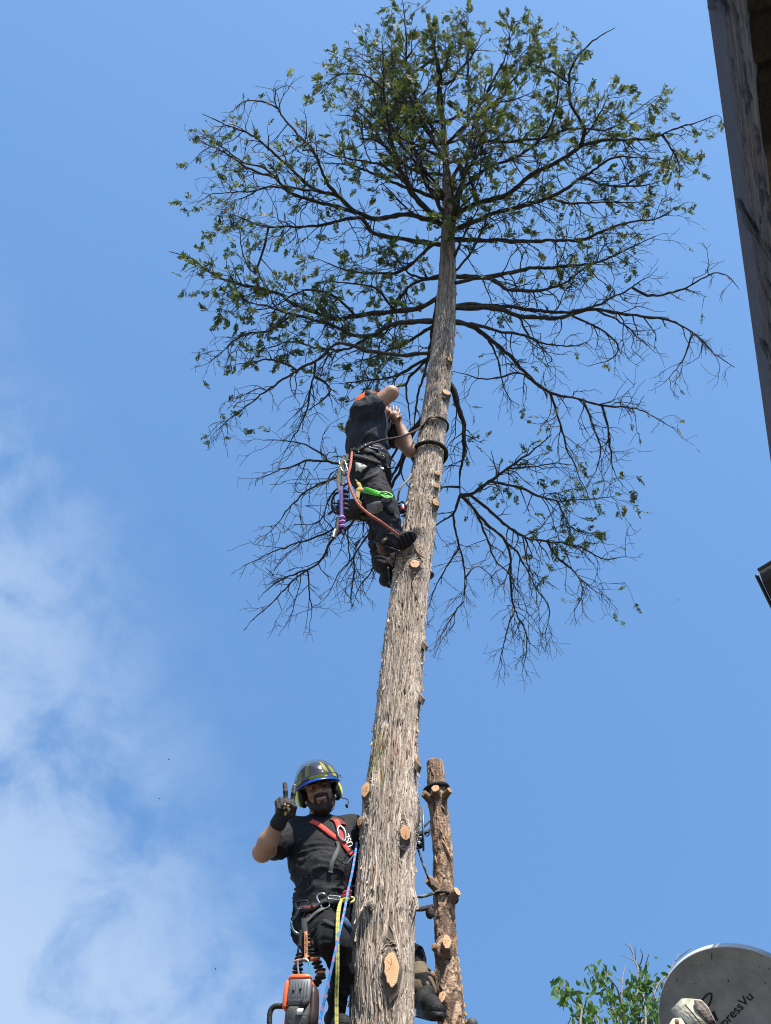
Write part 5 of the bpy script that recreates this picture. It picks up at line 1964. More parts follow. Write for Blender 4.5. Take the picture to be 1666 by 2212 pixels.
MB().add(H2.w(np.concatenate((np.stack((.105 * np.cos(np.linspace(0, 2 * np.pi, 33)[:-1]), .13 * np.sin(np.linspace(0, 2 * np.pi, 33)[:-1]) + .008, np.full(32, .040)), -1), [[0, .008, .050]]))),
         None, [(k, 32, (k + 1) % 32) for k in range(32)]).build('liner', M_black, hel2)
for sx in (-1, 1):
    MB().ell(H2.w((sx * .033, -.0825, .0075)), (.0115, .010, .0075), H2.R, seg=12, rings=8).build('eye', M_eye, pu_)
    MB().tube([H2.w((sx * .014, -.097, .025)), H2.w((sx * .034, -.098, .031)), H2.w((sx * .056, -.086, .022))], [.004, .0055, .0025], 6).build('eyebrow', M_hair, pu_)
soft('hair', [H2.e((0, .035, .02), (.082, .092, .075)), H2.c((-.06, .06, -.02), (.06, .06, -.02), .035, .035)], M_hair, pu_, .006, .02, fold=lambda V, N: .003 * (fbm(V * 120, 2, 4) - .4))
shirt = [cap(K['nek'] + np.array((0, 0, -.05)), K['che'], .10, .145), ell(K['che'], (.140, .205, .19)), ell(lerp(K['che'], K['wai'], .6), (.138, .180, .20)), ell(K['wai'] + np.array((0, 0, .02)), (.132, .165, .11)), cap(K['ns'], K['fs'], .085, .085),
         cap(K['ns'], lerp(K['ns'], K['ne'], .32), .092, .088), cap(K['fs'], lerp(K['fs'], K['fe'], .58), .084, .076), cap(K['nek'] + np.array((0, 0, -.03)), K['nek'] + np.array((.01, 0, .01)), .078, .066)]
fa_ = folds(.026, 24, (.8, 0, -.5), 23)
o, Vs2, Qs2 = soft('shirt', shirt, M_shirt_g, pu_, 0.0078, 0.03, fold=fa_)
tr = [ell(K['pel'] + np.array((0, 0, .05)), (.140, .170, .12)), ell(K['pel'] + np.array((-.01, 0, -.04)), (.150, .175, .14)), cap(K['nh'], lerp(K['nh'], K['nk'], .8), .108, .088), cap(lerp(K['nh'], K['nk'], .7), K['nk'], .090, .086), cap(K['nk'], lerp(K['nk'], K['na'], .35), .084, .080),
      cap(lerp(K['nk'], K['na'], .35), lerp(K['nk'], K['na'], .93), .080, .070), cap(K['fh'], K['fk'], .105, .084), cap(K['fk'], lerp(K['fk'], K['fa'], .4), .082, .078), cap(lerp(K['fk'], K['fa'], .4), K['fa'], .078, .068)]
o, Vt2, Qt2 = soft('trousers', tr, M_pants_g, pu_, 0.0085, 0.03, fold=folds(.032, 32, (.35, 0, 1), 33))
bvU = bvh_of(np.concatenate((Vs2, Vt2)), np.concatenate((Qs2, Qt2 + len(Vs2))))
strap_on('thigh_band', bvU, [(786, 1058), (797, 1061), (812, 1066), (826, 1070), (843, 1074)], .044, M_green, pu_, .006, YU - .1, .004)
strap_on('knee_panel', bvU, [(797, 1102), (806, 1099), (815, 1097), (823, 1097)], .085, mat('grey_khaki_panel', (0.13, 0.125, 0.11), .85, .25, 25.0, .5, 140.0), pu_, .006, YU - .1, .006)
strap_on('knee_panel', bvU, [(831, 1098), (840, 1098), (850, 1102)], .10, M_pants, pu_, .006, YU - .1, .006)
strap_on('knee_strap', bvU, [(826, 1089), (826, 1097), (824, 1107)], .020, M_khaki, pu_, .014, YU - .1, .004)
strap_on('trouser_hem', bvU, [(806, 1184), (815, 1178), (826, 1171), (838, 1163)], .024, M_khaki, pu_, .006, YU - .1, .004)
strap_on('pocket_patch', bvU, [(770, 1009), (779, 1010), (787, 1015)], .062, mat('cream_patch', (0.55, 0.52, 0.43), .7, .12, 20.0), pu_, .006, YU - .1, .004)
strap_on('waist_belt', bvU, [(761, 978), (775, 976), (790, 977), (806, 982), (822, 990)], .055, M_blackweb, pu_, .012, YU - .1, .012)
strap_on('belt_pad', bvU, [(764, 987), (780, 990), (800, 997), (818, 1002)], .030, M_blackweb, pu_, .010, YU - .1, .010)
strap_on('leg_loop', bvU, [(771, 1043), (790, 1036), (810, 1026), (826, 1016)], .036, M_blackweb, pu_, .004, YU - .1, .006)
strap_on('leg_loop', bvU, [(777, 1030), (790, 1012), (806, 1000)], .020, M_blackweb, pu_, .005, YU - .1, .005)
boot(pu_, P(834, 1186, YU - .02), P(894, 1156, YU - .05), K['na'] + np.array((-.01, 0, .02)), (-.25, .62, .75), M_boot, .050)
boot(pu_, P(839, 1262, YU + .28), P(932, 1242, YU + .34), K['fa'] + np.array((0, 0, .0)), (-.05, .15, 1), M_black, .050)
# climbing spurs strapped under the boots
for a0, a1, st in ((P(832, 1178, YU - .06), P(866, 1192, YU - .07), P(872, 1210, YU - .02)), (P(838, 1225, YU + .17), P(842, 1262, YU + .19), P(862, 1274, YU + .12))):
    m_ = MB().tube(cat([a0, lerp(a0, a1, .6), a1, st], 5), np.linspace(.006, .003, 16), 6)
    m_.build('climbing_spur', M_dkmetal, pu_)
strap_on('spur_strap', bvU, [(810, 1170), (820, 1171), (830, 1168)], .020, M_blackweb, pu_, .010, YU - .1, .004)

# loops of the band's loose end, sawdust on the black shirt
strap_on('thigh_band', bvU, [(822, 1066), (832, 1066), (842, 1070), (846, 1074)], .012, M_green, pu_, .014, YU - .1, .004)
strap_on('thigh_band', bvU, [(822, 1072), (832, 1077), (841, 1078), (846, 1076)], .012, M_green, pu_, .014, YU - .1, .004)
sd = MB()
rs_ = np.random.default_rng(3)
for _ in range(30):
    x, y = rs_.uniform(640, 755), rs_.uniform(1775, 1935)
    try:
        q_, n_ = on(bvL, x, y, .001)
    except ValueError:
        continue
    r_ = rs_.uniform(.0008, .0020)
    sd.ell(q_, (r_, r_, r_ * 1.3), seg=6, rings=4)
tag(sd.build('sawdust', mat('pale_sawdust', (.55, .45, .32), .9), pl, smooth=False), kind='stuff')
# ------------------------------------------------------------------ ropes, straps and hardware
M_rope = mat('braided_rope', (1.0, 1.0, 1.0), 0.85, 0.22, 160.0, 0.5, 420.0, attr=True)


def rope(name, pts, r, base, label, catg, fleck=None, group=None, closed=False, per=10, step=None, seed=0, parent=None):
    p = cat(pts, per, closed)
    seg = np.linalg.norm(np.diff(p, axis=0), axis=1)
    s = np.concatenate(([0], np.cumsum(seg)))
    n = int(np.clip(s[-1] / (step or r * 0.9), 8, 900))
    si = np.linspace(0, s[-1], n)
    p = np.stack([np.interp(si, s, p[:, d]) for d in range(3)], -1)
    m_ = MB()
    K_ = 10
    m_.tube(p, r, K_, cap=True)
    V = m_.v[-1]
    a = np.tile(np.arange(K_) * 2 * np.pi / K_, n)
    sv = np.repeat(si, K_)
    tw = np.cos(3 * (a - sv / (r * 2.2)))
    ctr_ = np.repeat(p, K_, 0)
    V[:n * K_] = ctr_ + (V[:n * K_] - ctr_) * (1 + 0.10 * tw)[:, None]
    c = np.ones((len(V), 3)) * np.array(base)
    rs_ = np.random.default_rng(seed)
    c[:n * K_] *= (0.85 + 0.2 * (tw * .5 + .5) + 0.1 * rs_.random(n * K_))[:, None]
    if fleck is not None:
        fcol, pitch, width = fleck
        ph = np.mod(sv / pitch + a / (2 * np.pi), 1.0)
        on_ = (ph < width) & (np.mod(np.floor(sv / pitch * 2), 2) == 0)
        c[:n * K_][on_] = np.array(fcol)
    m_.c[-1] = c
    o = m_.build(name, M_rope, parent, world_loc=p[0] if parent is None else None)
    if parent is None:
        tag(o, label, catg, group)
    return o


def ring_round(zc, axis_fn, rad_fn, grow, tilt=0.0, n=24, phase=0.0, sag=0.0):
    out = []
    for k in range(n):
        t = 2 * np.pi * k / n + phase
        z = zc + tilt * math.cos(t) + sag * math.sin(t)
        a = axis_fn(np.array(z))
        r = float(rad_fn(z)) + grow
        out.append(a + np.array((math.cos(t) * r, math.sin(t) * r, 0)))
    return np.array(out)


# --- ropes of the upper climber
zu = float(pz_trunk(935)) + .02
hip = on(bvU, 776, 976, .02, YU)[0]
far = []
for k, t in enumerate(np.linspace(-2.45, 1.6, 15)):
    z = zu + .055 * math.sin(t * .5 + 1.2) - (.05 if k < 2 else 0)
    a = t_axis(np.array(z))
    r = float(t_rad(z)) + .024
    far.append(a + np.array((math.cos(t) * r, math.sin(t) * r, 0)))
lan = [hip, P(800, 960, YU - .22), P(826, 951, YU - .20), P(850, 946.5, YU - .17), P(868, 943, YU - .14), P(888, 935, YU - .08)] + far
rope('rope', lan, .0085, (.035, .022, .018), 'dark brown lanyard running from the upper climber\'s hip round the trunk', 'rope', seed=1)
zc_ = float(pz_trunk(985)) + .015
rope('trunk_collar', ring_round(zc_, t_axis, t_rad, .030, .0), .0165, (.012, .011, .011), 'thick black rope ring choked round the trunk beside the upper climber\'s elbow', 'rope ring', closed=True, per=6, seed=2)
red = [on(bvU, 764, 983, .03, YU)[0], P(757, 1007, YU - .22), P(752, 1027, YU - .24), P(755, 1045, YU - .25), P(762, 1066, YU - .26), P(774, 1088, YU - .28), P(794, 1108, YU - .30), P(821, 1126, YU - .29), P(845, 1144, YU - .22), P(860, 1155, YU - .13)]
rope('rope', red, .0092, (.36, .095, .06), 'dull red rope curving from hip down across the upper climber\'s knee', 'rope', fleck=((.50, .20, .14), .022, .22), seed=3)
tanr = [P(889, 1024, YU + .06), P(883, 1035, YU + .03), P(872, 1046, YU), P(864, 1058, YU), P(861, 1070, YU + .02), P(860, 1082, YU + .05)]
rope('rope', tanr, .0075, (.27, .20, .12), 'stiff tan rope bight between the upper climber\'s thigh and trunk', 'rope', seed=4)

# purple sling hanging at the hip
M_purple = mat('purple_webbing', (.055, .019, .15), .7, .2, 40.0, .3, 200.0)
M_pink = mat('pink_cord', (.72, .32, .66), .7, .15, 40.0)
YS = YU - .20
sl_ = empty('sling', P(738, 1060, YS))
tag(sl_, 'purple webbing sling with pink wrapped end hanging behind the upper climber', 'sling')
band([P(739, 1050, YS + .02), P(738, 1062, YS), P(737.5, 1085, YS), P(738, 1116, YS)], [(0.25, -1, -.3)] * 4, .026, .005).build('webbing', M_purple, sl_)
m_ = MB()
for k in range(6):
    y = 1119 + k * 4.6
    t_ = np.linspace(0, 2 * np.pi, 14)
    c0 = P(739, y, YS)
    m_.tube(np.stack((c0[0] + (.0155 if k % 2 == 0 else .0135) * np.cos(t_), c0[1] + .0155 * np.sin(t_), c0[2] + .004 * np.cos(t_)), -1), .0065, 6)
    m_.build('cord_wrap', M_pink if k % 2 == 0 else M_purple, sl_)
    m_ = MB()
MB().tube([P(739, 1116, YS), P(739, 1143, YS), P(741, 1153, YS), P(743, 1157, YS)], [.012, .012, .009, .003], 8).build('sleeve', mat('dark_purple_core', (.03, .012, .04), .7), sl_)
rope('cord', [P(743, 1156, YS), P(745, 1163, YS), P(740, 1171, YS), P(744, 1182, YS + .01)], .0022, (.02, .02, .025), 'thin dark cord tail below the purple sling', 'cord', seed=6)

# handsaw scabbard hanging lowest
sc_ = empty('handsaw_scabbard', P(727, 1125, YS))
tag(sc_, 'black handsaw scabbard with pale strip hanging left of the purple sling', 'scabbard')
band([P(731, 1120, YS), P(729, 1132, YS), P(726, 1148, YS), P(721, 1163, YS)], [(0.3, -1, -.2)] * 4, [.030] * 19, .016).build('sheath', M_black, sc_)
band([P(725, 1142, YS - .02), P(722, 1150, YS - .02), P(720, 1159, YS - .02)], [(0.3, -1, -.2)] * 3, .011, .004).build('strip', M_white, sc_)


def carabiner(cx, cy, Y, w, h, ang, wire, m_frame, m_gate, label, group=None, yaw=0.0, name='carabiner'):
    c0 = P(cx, cy, Y)
    k = ppm(c0)
    w, h, wire = w / k, h / k, wire / k
    loc = [(-.5, -.30), (-.5, .30), (-.36, .46), (0, .5), (.36, .42), (.5, .22), (.46, -.26), (.34, -.44), (0, -.5), (-.36, -.46)]
    Rm = np.array(Matrix.Rotation(R(yaw), 3, 'Z') @ Matrix.Rotation(R(-ang), 3, 'Y'))
    pts = np.array([(x * w, 0, y * h * 1.12) for x, y in loc]) @ Rm.T + c0
    e = empty(name, c0)
    tag(e, label, 'carabiner', group)
    full = cat(pts, 6, True)
    n = len(full)
    g0, g1 = int(n * .46), int(n * .68)
    MB().tube(np.concatenate((full[g1:], full[:g0 + 1])), wire, 8).build('frame', m_frame, e)
    MB().tube(full[g0:g1 + 1], wire * .85, 8).build('gate', m_gate, e)
    return e


# cluster of straps and hardware at the upper climber's hip
carabiner(742, 1006, YS, 13, 34, 14, 1.5, M_steel, M_steel, 'bright carabiner at the upper climber\'s back hip, highest of the hanging row', 'hardware at the upper climber\'s hip')
carabiner(735, 1030, YS + .03, 14, 42, 12, 1.5, M_dkmetal, M_steel, 'black long carabiner hanging at the upper climber\'s back above the purple sling', 'hardware at the upper climber\'s hip')
for i_, (pts_, w_, m2, lb) in enumerate((([(745, 985), (737, 1005), (731, 1030), (731, 1050), (735, 1062)], .022, M_khaki, 'khaki webbing loop bowed outward at the upper climber\'s back'),
                                     ([(752, 980), (745, 1000), (741, 1022), (742, 1048)], .024, M_greyweb, 'grey webbing tail hanging inside the khaki loop at the hip'),
                                     ([(748, 984), (744, 1004), (737, 1028), (738, 1046)], .012, M_white, 'narrow white strap between two webbing tails at the hip'))):
    b_ = band([P(x, y, YS + .015 * i_) for x, y in pts_], [(0.3, -1, -.2)] * len(pts_), w_, .005)
    tag(b_.build('webbing_loop', m2, None, world_loc=P(pts_[0][0], pts_[0][1], YS)), lb, 'webbing', 'hardware at the upper climber\'s hip')
m_ = MB()
for (x, y, r_) in ((776, 975, .010), (770, 981, .008), (783, 972, .007), (790, 967, .007), (778, 982, .006)):
    m_.ell(on(bvU, x, y, .02, YU)[0], (r_, r_, r_), seg=8, rings=6)
e_ = empty('buckle_cluster', on(bvU, 776, 977, .02, YU)[0])
tag(e_, 'small shiny buckle cluster at the upper climber\'s belt where the lanyard starts', 'buckle')
m_.build('rivet', M_steel, e_)['kind'] = 'stuff'
MB().tube(cat([on(bvU, x, y, .02, YU)[0] for x, y in ((770, 970), (782, 968), (788, 975), (778, 984), (768, 980))], 5, True), .005, 6).build('ring', M_dkmetal, e_)
carabiner(812, 966, YU - .17, 9, 26, 74, 1.3, M_steel, M_steel, 'silver carabiner lying along the lanyard at the upper climber\'s waist', None)
carabiner(818, 985, YU - .14, 18, 22, 40, 1.6, M_dkmetal, M_dkmetal, 'black ring carabiner on the front of the upper climber\'s belt', None)
carabiner(846, 1003, YU - .08, 12, 24, -20, 1.6, M_dkmetal, M_dkmetal, 'black carabiner hanging at the front end of the upper climber\'s belt', None)
# yellow throw bag flap
yb = MB()
fy = [P(768, 1037, YS + .02), P(774, 1044, YS), P(779, 1056, YS), P(774, 1062, YS), P(773, 1078, YS), P(781, 1090, YS + .02)]
band(fy, [(0.2, -1, -.2)] * 6, [.008] * 6 + [.028] * 6 + [.046] * 6 + [.030] * 6 + [.014] * 6 + [.005], .005, mb=yb)
tag(yb.build('wedge_flap', mat('mustard_fabric', (.34, .24, .055), .75, .25, 30.0, .4, 120.0), None, world_loc=fy[0]), 'mustard yellow cloth flap hanging beside the red rope on the thigh', 'flap')
m_ = MB().box(P(815, 1008, YU - .16), (.014, .012, .05), np.array(Matrix.Rotation(R(15), 3, 'Y')), bevel=.004)
tag(m_.build('tool_handle', mat('lime_plastic', (.42, .50, .10), .45), None, world_loc=P(815, 1008, YU - .16)), 'pale lime tool handle tucked in front of the upper climber\'s belt', 'tool')
m_ = MB().box(P(825, 1012, YU - .15), (.034, .012, .016), np.array(Matrix.Rotation(R(35), 3, 'Y')), bevel=.004)
tag(m_.build('metal_clip', M_steel, None, world_loc=P(825, 1012, YU - .15)), 'short bright metal clip right of the lime tool handle', 'clip')
# red ascender behind the knee
asc = empty('ascender', P(868, 1100, YU + .10))
tag(asc, 'dark red rope clamp between the upper climber\'s knee and the trunk', 'rope clamp')
MB().box(P(868, 1100, YU + .10), (.05, .03, .075), np.array(Matrix.Rotation(R(-10), 3, 'Y')), bevel=.008).build('body', M_dkmetal, asc)
MB().box(P(870, 1098, YU + .08), (.026, .012, .035), np.array(Matrix.Rotation(R(-10), 3, 'Y')), bevel=.004).build('cam', mat('red_anodised', (.30, .02, .02), .35, .1, metal=.6), asc)
MB().tube(cat([P(862, 1088, YU + .10), P(868, 1084, YU + .10), P(876, 1090, YU + .1), P(876, 1108, YU + .1), P(868, 1116, YU + .1)], 5), .007, 7).build('handle', M_black, asc)
# splintered peel of wood at the boot toe
spz = cat([P(888, 1176, 5.355), P(896, 1186, 5.365), P(907, 1198, 5.37), P(918, 1207, 5.385)], 6)
tag(MB().tube(spz, np.interp(np.linspace(0, 1, len(spz)), [0, .3, .8, 1], [.006, .011, .009, .002]), 6, flat=.5).build('wood_splinter', M_cut, None, world_loc=spz[0]), 'long pale splinter peeled from the trunk below the upper climber\'s boot', 'splinter')


# ------------------------------------------------------------------ chainsaws
def chainsaw(O, Rm, label, m_body, m_cover, m_dark, m_side, full=True, bar_len=.36, group=None):
    O = np.asarray(O, float)
    Rm = np.asarray(Rm, float)
    e = empty('chainsaw', O)
    tag(e, label, 'chainsaw', group)
    W_ = lambda p: O + np.asarray(p, float) @ Rm.T

    def loft(secs, name, m, parent=e, bev=True):
        rings = []
        for (z, x0, x1, y0, y1) in secs:
            b_ = min(x1 - x0, y1 - y0) * .22
            rings.append([(x0 + b_, y0, z), (x1 - b_, y0, z), (x1, y0 + b_, z), (x1, y1 - b_, z), (x1 - b_, y1, z), (x0 + b_, y1, z), (x0, y1 - b_, z), (x0, y0 + b_, z)])
        V = W_(np.array(rings).reshape(-1, 3))
        n = len(secs)
        i = np.arange(n - 1)[:, None] * 8
        j = np.arange(8)[None]
        k = (j + 1) % 8
        q = np.stack((i + j, i + 8 + j, i + 8 + k, i + k), -1).reshape(-1, 4)
        caps = [(0, 1, 2, 3), (0, 3, 4, 7), (4, 5, 6, 7)]
        q2 = [tuple(x for x in c) for c in caps] + [tuple((n - 1) * 8 + x for x in c[::-1]) for c in caps]
        return MB().add(V, np.concatenate((q, np.array(q2)))).build(name, m, parent, smooth=False)
    loft([(.085, -.030, .030, -.03, .05), (.078, -.060, .052, -.045, .06), (.055, -.068, .062, -.05, .07), (-.06, -.078, .066, -.05, .075), (-.20, -.080, .060, -.045, .075), (-.25, -.07, .05, -.04, .07)], 'housing', m_body)
    loft([(.068, -.050, .056, -.068, -.045), (.060, -.058, .064, -.074, -.045), (-.050, -.062, .064, -.076, -.045), (-.072, -.054, .056, -.070, -.045)], 'cover', m_cover)
    cov = e.children[-1]
    loft([(.060, -.082, -.060, -.066, .0), (.050, -.086, -.062, -.070, .0), (-.075, -.088, -.064, -.070, .0), (-.085, -.084, -.064, -.066, .0)], 'side_trim', m_body)
    loft([(.096, -.050, .040, -.062, -.02), (.088, -.066, .056, -.070, -.02), (.068, -.072, .060, -.072, -.02)], 'top_trim', m_body)
    for k in range(7):
        x = -.046 + k * .0155
        MB().box(W_((x, -.0765, .008 - .004 * (k % 2))), (.006, .006, .085), Rm, bevel=.0015).build('rib', m_cover, cov)
    for x, z in ((-.028, -.0), (.012, .008)):
        MB().tube([W_((x, -.079, z)), W_((x, -.083, z))], .0065, 10).build('screw', M_black, cov)
    loft([(-.050, .020, .052, -.084, -.05), (-.060, .014, .056, -.088, -.05), (-.095, .020, .052, -.086, -.05)], 'latch', M_black)
    loft([(-.074, -.058, .060, -.066, .0), (-.098, -.066, .066, -.074, .0), (-.200, -.060, .060, -.070, .0), (-.235, -.04, .04, -.05, .0)], 'crankcase', m_dark)
    loft([(-.098, .010, .042, -.086, -.07), (-.104, .004, .040, -.090, -.07), (-.128, .006, .036, -.088, -.07)], 'plate', M_white)
    loft([(.050, .052, .074, -.03, .06), (.0, .058, .080, -.04, .07), (-.10, .060, .086, -.04, .07), (-.22, .050, .080, -.035, .07)], 'side_cover', m_side)
    loft([(.095, -.012, .014, -.02, .02), (.112, -.022, .026, -.02, .02), (.122, -.014, .018, -.018, .018)], 'hanging_lug', m_dark)
    MB().tube(cat([W_((-.060, -.02, -.062)), W_((-.100, -.03, -.062)), W_((-.136, -.035, -.064)), W_((-.156, -.035, -.082)), W_((-.160, -.035, -.115)), W_((-.152, -.03, -.17)), W_((-.120, -.01, -.24)), W_((-.05, .02, -.27))], 6), .0125, 9).build('front_handle', M_black, e)
    MB().box(W_((-.072, -.03, -.064)), (.030, .03, .014), Rm, bevel=.003).build('handle_clamp', M_steel, e)
    MB().tube(cat([W_((.01, .03, .07)), W_((.0, .07, .11)), W_((-.01, .12, .10)), W_((-.01, .14, .03)), W_((-.01, .12, -.06)), W_((0, .07, -.1))], 6), .015, 8).build('rear_handle', M_black, e)
    MB().tube(cat([W_((-.05, .02, -.25)), W_((-.06, -.02, -.30)), W_((0, -.03, -.315)), W_((.05, -.02, -.30)), W_((.045, .02, -.25))], 6), .008, 7).build('hand_guard', M_black, e)
    b_ = [(-.035, -.23), (.030, -.23), (.028, -.25 - bar_len * .8), (.018, -.25 - bar_len * .95), (0, -.25 - bar_len), (-.020, -.25 - bar_len * .95), (-.032, -.25 - bar_len * .8)]
    n = len(b_)
    V = np.concatenate([[W_((x, y_, z)) for x, z in b_] for y_ in (.028, .033)])
    MB().add(V, [(k, (k + 1) % n, n + (k + 1) % n, n + k) for k in range(n)], [(0, k, k + 1) for k in range(1, n - 1)] + [(n, n + k + 1, n + k) for k in range(1, n - 1)]).build('guide_bar', mat('bar_steel', (.30, .40, .42), .35, .15, metal=.8) if 'bar_steel' not in bpy.data.materials else bpy.data.materials['bar_steel'], e, smooth=False)
    ch = e.children[-1]
    m_ = MB()
    path_ = cat([W_((x * 1.06, .0305, z)) for x, z in b_[1:]] + [W_((b_[0][0] * 1.06, .0305, b_[0][1]))], 8)
    for k in range(0, len(path_) - 1):
        m_.box(path_[k], (.006, .007, .006), Rm)
    m_.build('saw_chain', M_dkmetal, ch)['kind'] = 'stuff'
    return e


M_grey_pl = mat('grey_ribbed_plastic', (.105, .108, .112), .5, .15, 12.0, .1, 80.0)
M_dk_pl = mat('dirty_black_plastic', (.030, .030, .028), .6, .5, 30.0, .4, 90.0, col2=(.07, .068, .06))
M_or2 = mat('orange_saw_plastic', (.70, .115, .03), .42, .18, 14.0)
M_or3 = mat('dark_orange_plastic', (.05, .032, .03), .5, .3, 14.0)
CS = P(653, 2152, YL - .42)
chainsaw(CS, 0.85 * np.array(Matrix.Rotation(R(3), 3, 'Y') @ Matrix.Rotation(R(-12), 3, 'Z')), 'orange and grey chainsaw hanging below the lower climber\'s belt on an orange strap', M_or2, M_grey_pl, M_dk_pl, M_or3)
vv_ = ray(742, 1100)
vv_ = vv_ / np.linalg.norm(vv_)
lz = np.array((1.0, 0, 0.02))
lz /= np.linalg.norm(lz)
lx = vv_ - lz * (vv_ @ lz)
lx /= np.linalg.norm(lx)
ly = np.cross(lz, lx)
Ru = np.stack((lx, ly, lz), -1)
chainsaw(P(806, 1100, YU + .10), Ru, 'black chainsaw slung behind the upper climber\'s thighs with its bar pointing left', M_dk_pl, M_black, M_black, M_or3, bar_len=.22)
g_ = empty('hand_guard_loop', P(723, 1088, YU - .08))
tag(g_, 'round black handle loop of slung gear left of the purple sling', 'handle')
MB().tube(cat([P(731, 1064, YU - .08), P(724, 1068, YU - .08), P(718, 1080, YU - .08), P(717, 1094, YU - .08), P(722, 1106, YU - .08), P(731, 1110, YU - .08)], 6), .0085, 8).build('loop', M_black, g_)
MB().tube([P(718, 1087, YU - .08), P(734, 1087, YU - .08)], .006, 7).build('crossbar', M_black, g_)
m_ = MB()
for k in range(5):
    c_ = P(747, 1062 + k * 10, YU - .12)
    m_.ell(c_, (.022, .022, .020), seg=12, rings=8)
    if k == 0:
        kk = empty('cord_bundle', c_)
        tag(kk, 'navy coiled cord bundle hanging right of the purple sling', 'cord bundle')
    m_.build('coil', mat('navy_cord', (.012, .018, .038), .7, .3, 60.0, .5, 200.0) if 'navy_cord' not in bpy.data.materials else bpy.data.materials['navy_cord'], kk)
    m_ = MB()

# ------------------------------------------------------------------ ropes and hardware of the lower climber
YF = YL - .36
blue = [on(bvL, 768, 1822, .012, YL)[0], P(762, 1879, YL - .24), P(752, 1925, YL - .29), P(744, 1969, YL - .42), P(726, 2049, YL - .53), P(706, 2139, YL - .53), P(690, 2212, YL - .52), P(655, 2380, YL - .6), P(600, 2700, YL - .9)]
gx = P(560, 3000, YL - 1.1)
blue.append(np.array((gx[0], gx[1], .02)))
rope('rope', blue, .0066, (.035, .22, .50), 'bright blue climbing rope with pink flecks slanting down in front of the lower climber', 'rope', fleck=((.62, .16, .20), .055, .38), seed=8)
for q_, dx in enumerate((0, 4.0)):
    yl = [P(738 + dx * .3, 1941, YL - .27), P(731 + dx, 1960, YL - .38), P(728 + dx, 1985, YL - .46), P(727 + dx, 2030, YL - .50), P(727 + dx, 2090, YL - .50), P(725 + dx, 2160, YL - .45), P(725 + dx, 2212, YL - .45), P(722 + dx, 2400, YL - .5)]
    gx = P(722, 3000, YL - .7)
    yl.append(np.array((gx[0] + .02 * q_, gx[1], .03)))
    rope('rope', yl, .0050, (.46, .42, .11), ('left strand of the pale yellow doubled rope hanging from the belt', 'right strand of the pale yellow doubled rope, nearer the blue rope')[q_], 'rope', fleck=((.20, .20, .06), .04, .25), group='yellow doubled rope', seed=9 + q_)
hb2 = empty('hitch', P(748, 1934, YL - .28))
tag(hb2, 'red and yellow hitch cord wrapped where the blue rope crosses the belt', 'hitch')
m_ = MB()
for k in range(5):
    t_ = np.linspace(0, 2 * np.pi, 14)
    c0 = P(750 - k * 1.2, 1928 + k * 4.0, YL - .275)
    MB().tube(np.stack((c0[0] + .020 * np.cos(t_), c0[1] + .016 * np.sin(t_), c0[2] + .004 * np.cos(t_)), -1), .0055, 6).build('coil', (M_dkred if k in (1, 3) else M_redweb) if k < 4 else M_yel, hb2)
MB().tube(cat([P(757, 1938, YL - .27), P(764, 1940, YL - .25), P(764, 1946, YL - .25), P(757, 1950, YL - .26)], 5), .006, 7).build('eye', mat('pale_yellow_cord', (.50, .46, .22), .8), hb2)
GB = 'hardware on the lower climber\'s belt'
ring0, rn0 = on(bvL, 735, 1805, .016, YL)
rg_ = empty('oval_ring', ring0)
tag(rg_, 'polished oval ring on the lower climber\'s red chest straps', 'ring')
ov = [on(bvL, x, y, .018, YL)[0] for x, y in ((728, 1796), (732, 1790), (738, 1794), (743, 1803), (745, 1814), (741, 1821), (735, 1817), (729, 1807))]
MB().tube(cat(ov, 6, True), .0075, 8).build('ring', M_steel, rg_)
carabiner(753, 1852, YL - .20, 12, 30, -32, 1.7, M_dkmetal, M_steel, 'dark carabiner at the lower end of the red chest strap', GB)
carabiner(699, 1946, YL - .24, 19, 32, 28, 2.1, M_steel, M_dkmetal, 'large silver hook carabiner hung on the middle of the lower climber\'s belt', GB)
carabiner(722, 1939, YL - .24, 8, 24, 84, 1.5, M_steel, M_steel, 'slim silver carabiner lying level on the belt left of the red hitch', GB)
carabiner(653, 1955, YL - .20, 26, 17, 12, 2.3, M_dkmetal, M_dkmetal, 'black tool loop bulging from the left end of the lower climber\'s belt', GB)
carabiner(663, 1975, YL - .20, 10, 32, -14, 1.6, M_dkred, M_dkmetal, 'dark red carabiner hanging just below the black tool loop', GB)
carabiner(671, 1992, YL - .22, 10, 30, 12, 1.7, M_steel, M_steel, 'bright small carabiner holding the orange saw strap', GB)
c_ = empty('gear_hook', P(640, 1990, YL - .22))
tag(c_, 'big black C-shaped gear hook bowed out left of the lower climber\'s hip', 'gear hook')
MB().tube(cat([P(x, y, YL - .22) for x, y in ((647, 1963), (641, 1978), (634, 1988), (630, 1991))], 6), .0068, 8).build('gate', M_dkmetal, c_)
MB().tube(cat([P(x, y, YL - .22) for x, y in ((630, 1992), (631, 2002), (637, 2013), (647, 2018), (657, 2017), (664, 2014))], 6), .0068, 8).build('frame', mat('teal_anodised', (.10, .17, .17), .25, .1, metal=.9), c_)
YW = YL - .38
w_ = band([P(657, 1985, YW + .1), P(658, 2003, YW + .05), P(660, 2017, YW + .02)], [(0, -1, 0)] * 3, .030, .006)
tag(w_.build('sling', M_blackweb, None, world_loc=P(658, 2000, YW)), 'short black sling above the orange saw strap', 'sling')
st_ = empty('saw_strap', P(661, 2045, YW))
tag(st_, 'orange leather-like saw strap hanging vertically to the green and silver carabiner', 'strap')
